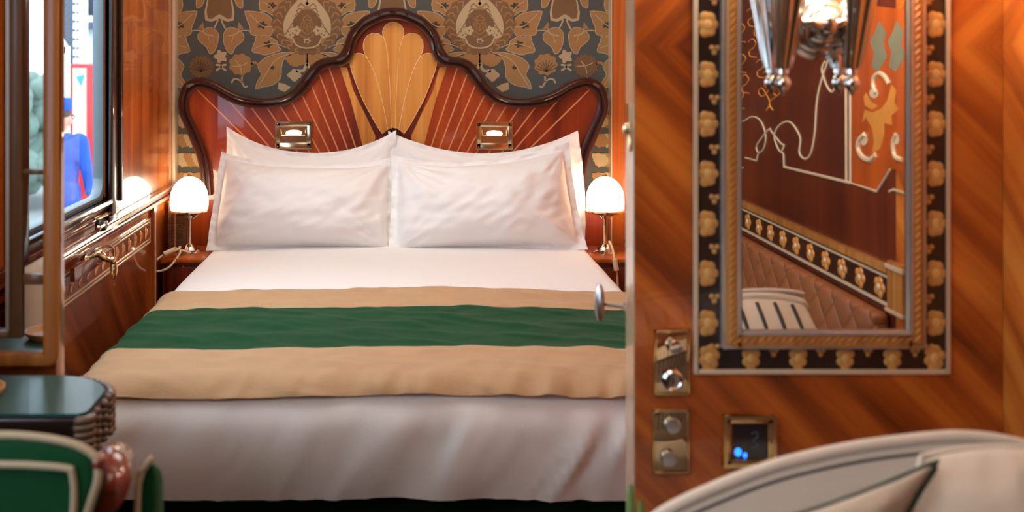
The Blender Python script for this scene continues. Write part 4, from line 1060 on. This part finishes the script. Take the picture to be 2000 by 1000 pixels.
# conductor seen from behind
def rem(o, vox, sm=6):
    r = o.modifiers.new('skin', 'REMESH'); r.mode = 'VOXEL'; r.voxel_size = vox; r.use_smooth_shade = True
    s = o.modifiers.new('soft', 'SMOOTH'); s.iterations = sm; s.factor = 0.5
pyd = 10.4
px_, hz = O(121, 0, pyd).x, O(0, 190, pyd).z
zf = hz-1.83
pr_ = thing('person', (px_, pyd, zf), 'person in blue uniform and round cap seen from behind, outside the window', 'person')
def V3(x, y, z): return Vector((px_+x, pyd+y, zf+z))
def capsule(mb, a, b, r0, r1, n=7):
    for k in range(n+1):
        t = k/n; p = a*(1-t)+b*t; mb.ball(p, r0*(1-t)+r1*t, 0, 14, 9)
bd = MB()
bd.ball(V3(0.01, 0.0, 1.63), (0.076, 0.092, 0.108), 0, 20, 14); bd.ball(V3(0.03, 0.07, 1.59), (0.05, 0.05, 0.06)); bd.ball(V3(0.055, 0.105, 1.615), (0.016, 0.02, 0.022)); bd.ball(V3(0.045, 0.09, 1.575), (0.025, 0.02, 0.012))
bd.ball(V3(0.083, 0.0, 1.615), (0.014, 0.022, 0.034)); bd.ball(V3(-0.07, 0.0, 1.615), (0.014, 0.022, 0.034))
capsule(bd, V3(0, -0.01, 1.42), V3(0.005, -0.005, 1.56), 0.062, 0.055)
bd.ball(V3(0, 0, 1.28), (0.17, 0.11, 0.2)); bd.ball(V3(0, 0, 1.02), (0.145, 0.10, 0.16)); bd.ball(V3(0, 0, 0.90), (0.155, 0.11, 0.12))
for s in (1, -1):
    capsule(bd, V3(s*0.19, 0, 1.40), V3(s*0.25, -0.02, 1.12), 0.055, 0.042); capsule(bd, V3(s*0.25, -0.02, 1.12), V3(s*0.255, 0.07, 0.89), 0.042, 0.030)
    bd.ball(V3(s*0.255, 0.085, 0.83), (0.022, 0.04, 0.05))
    for k in range(4): capsule(bd, V3(s*0.257, 0.055+k*0.02, 0.80), V3(s*0.25, 0.060+k*0.022, 0.735+0.006*abs(k-1.5)), 0.010, 0.008, 4)
    capsule(bd, V3(s*0.25, 0.115, 0.85), V3(s*0.235, 0.14, 0.79), 0.011, 0.009, 4)
    capsule(bd, V3(s*0.09, 0, 0.88), V3(s*0.10, 0.01, 0.50), 0.085, 0.055); capsule(bd, V3(s*0.10, 0.01, 0.50), V3(s*0.10, -0.02, 0.08), 0.055, 0.036); bd.ball(V3(s*0.10, 0.06, 0.04), (0.04, 0.11, 0.035))
b_ = bd.build('body', M['skin'], pr_); rem(b_, 0.012, 4)
jk = MB()
jk.ball(V3(0, 0, 1.29), (0.205, 0.135, 0.20)); jk.ball(V3(0, 0, 1.08), (0.175, 0.125, 0.20)); jk.ball(V3(0, 0, 0.90), (0.19, 0.14, 0.16)); jk.ball(V3(0, -0.01, 1.43), (0.12, 0.085, 0.06))
for s in (1, -1):
    jk.ball(V3(s*0.17, 0, 1.39), (0.09, 0.085, 0.085)); capsule(jk, V3(s*0.195, 0, 1.38), V3(s*0.25, -0.02, 1.12), 0.074, 0.060); capsule(jk, V3(s*0.25, -0.02, 1.12), V3(s*0.255, 0.07, 0.88), 0.060, 0.048)
j_ = jk.build('jacket', M['uniform'], pr_); rem(j_, 0.014, 5)
tr_ = MB()
for s in (1, -1):
    capsule(tr_, V3(s*0.09, 0, 0.86), V3(s*0.10, 0.01, 0.50), 0.105, 0.078); capsule(tr_, V3(s*0.10, 0.01, 0.50), V3(s*0.10, -0.015, 0.10), 0.078, 0.062)
t_o = tr_.build('trousers', M['uniform'], pr_); rem(t_o, 0.016, 4)
for s in (1, -1): MB().ball(V3(s*0.10, 0.05, 0.045), (0.05, 0.13, 0.045)).build('shoe', M['shoe'], pr_)
MB().lathe([(0.060, -0.01), (0.064, 0.03)], V3(0.003, -0.005, 1.47), 20).build('collar', M['white'], pr_)
cp = MB(); cp.lathe([(0.088, 0.0), (0.091, 0.004), (0.094, 0.115), (0.090, 0.124), (0.0, 0.128)], V3(0.005, 0.0, 1.70), 32, cap=False); co = cp.build('cap', M['uniform'], pr_)
hr = MB(); hr.ball(V3(0.006, -0.012, 1.665), (0.082, 0.09, 0.075)); hr.build('hair', M['hair'], pr_)
gs = MB(); gs.tube([V3(0.085, -0.01, 1.645), V3(0.09, 0.08, 1.64), V3(0.078, 0.105, 1.638)], 0.005, 6); gs.tube([V3(0.075+0.02*math.cos(k*0.63), 0.105, 1.63+0.02*math.sin(k*0.63)) for k in range(10)], 0.004, 6, closed=True); gs.build('glasses', M['shoe'], pr_)

# ------------------------------------------------------------------ light
def area(name, loc, sx_, sy_, power, col, rot=(0, 0, 0), spread=PI):
    l = bpy.data.lights.new(name, 'AREA'); l.shape = 'RECTANGLE'; l.size = sx_; l.size_y = sy_; l.energy = power; l.color = col; l.spread = spread
    o = bpy.data.objects.new(name, l); COL.objects.link(o); o.location = loc; o.rotation_euler = rot; return o
area('bed_ceiling_light', (-0.02, 3.0, ZC-0.03), 1.0, 1.2, 11.5, (1.0, 0.94, 0.86))
area('sitting_ceiling_light', (-0.1, 0.3, ZC-0.03), 0.9, 1.2, 5.2, (1.0, 0.90, 0.78))
def point(name, loc, power, col, r=0.03):
    l = bpy.data.lights.new(name, 'POINT'); l.energy = power; l.color = col; l.shadow_soft_size = r
    o = bpy.data.objects.new(name, l); COL.objects.link(o); o.location = loc; return o
w = bpy.data.worlds.new('World'); S.world = w; w.use_nodes = True
nt = w.node_tree; bg = nt.nodes['Background']
tc = N(nt, 'ShaderNodeTexCoord'); no = N(nt, 'ShaderNodeTexNoise'); no.inputs['Scale'].default_value = 3.0; no.inputs['Detail'].default_value = 5
nt.links.new(tc.outputs['Generated'], no.inputs['Vector'])
cr = N(nt, 'ShaderNodeValToRGB'); cr.color_ramp.elements[0].position = 0.4; cr.color_ramp.elements[0].color = (0.55, 0.78, 1.0, 1); cr.color_ramp.elements[1].position = 0.62; cr.color_ramp.elements[1].color = (0.92, 0.97, 1.0, 1)
nt.links.new(no.outputs['Fac'], cr.inputs[0]); nt.links.new(cr.outputs[0], bg.inputs['Color'])
bg.inputs['Strength'].default_value = 2.6

# ------------------------------------------------------------------ camera
cam = bpy.data.cameras.new('camera'); co_ = bpy.data.objects.new('camera', cam); COL.objects.link(co_)
co_.location = (0, 0, H); co_.rotation_euler = (PI/2, 0, 0)
cam.sensor_width = 36.0; cam.lens = 36.0*F/2000.0
cam.shift_x = (1000-VX)/2000.0; cam.shift_y = -(500-VY)/2000.0
cam.clip_start = 0.05; cam.clip_end = 200
cam.dof.use_dof = True; cam.dof.focus_distance = 3.6; cam.dof.aperture_fstop = 3.6
S.camera = co_
S.view_settings.view_transform = 'Standard'; S.view_settings.look = 'None'; S.view_settings.gamma = 1.0; S.view_settings.exposure = 0.9
S.view_settings.use_curve_mapping = False
S.cycles.max_bounces = 10; S.cycles.use_denoising = True
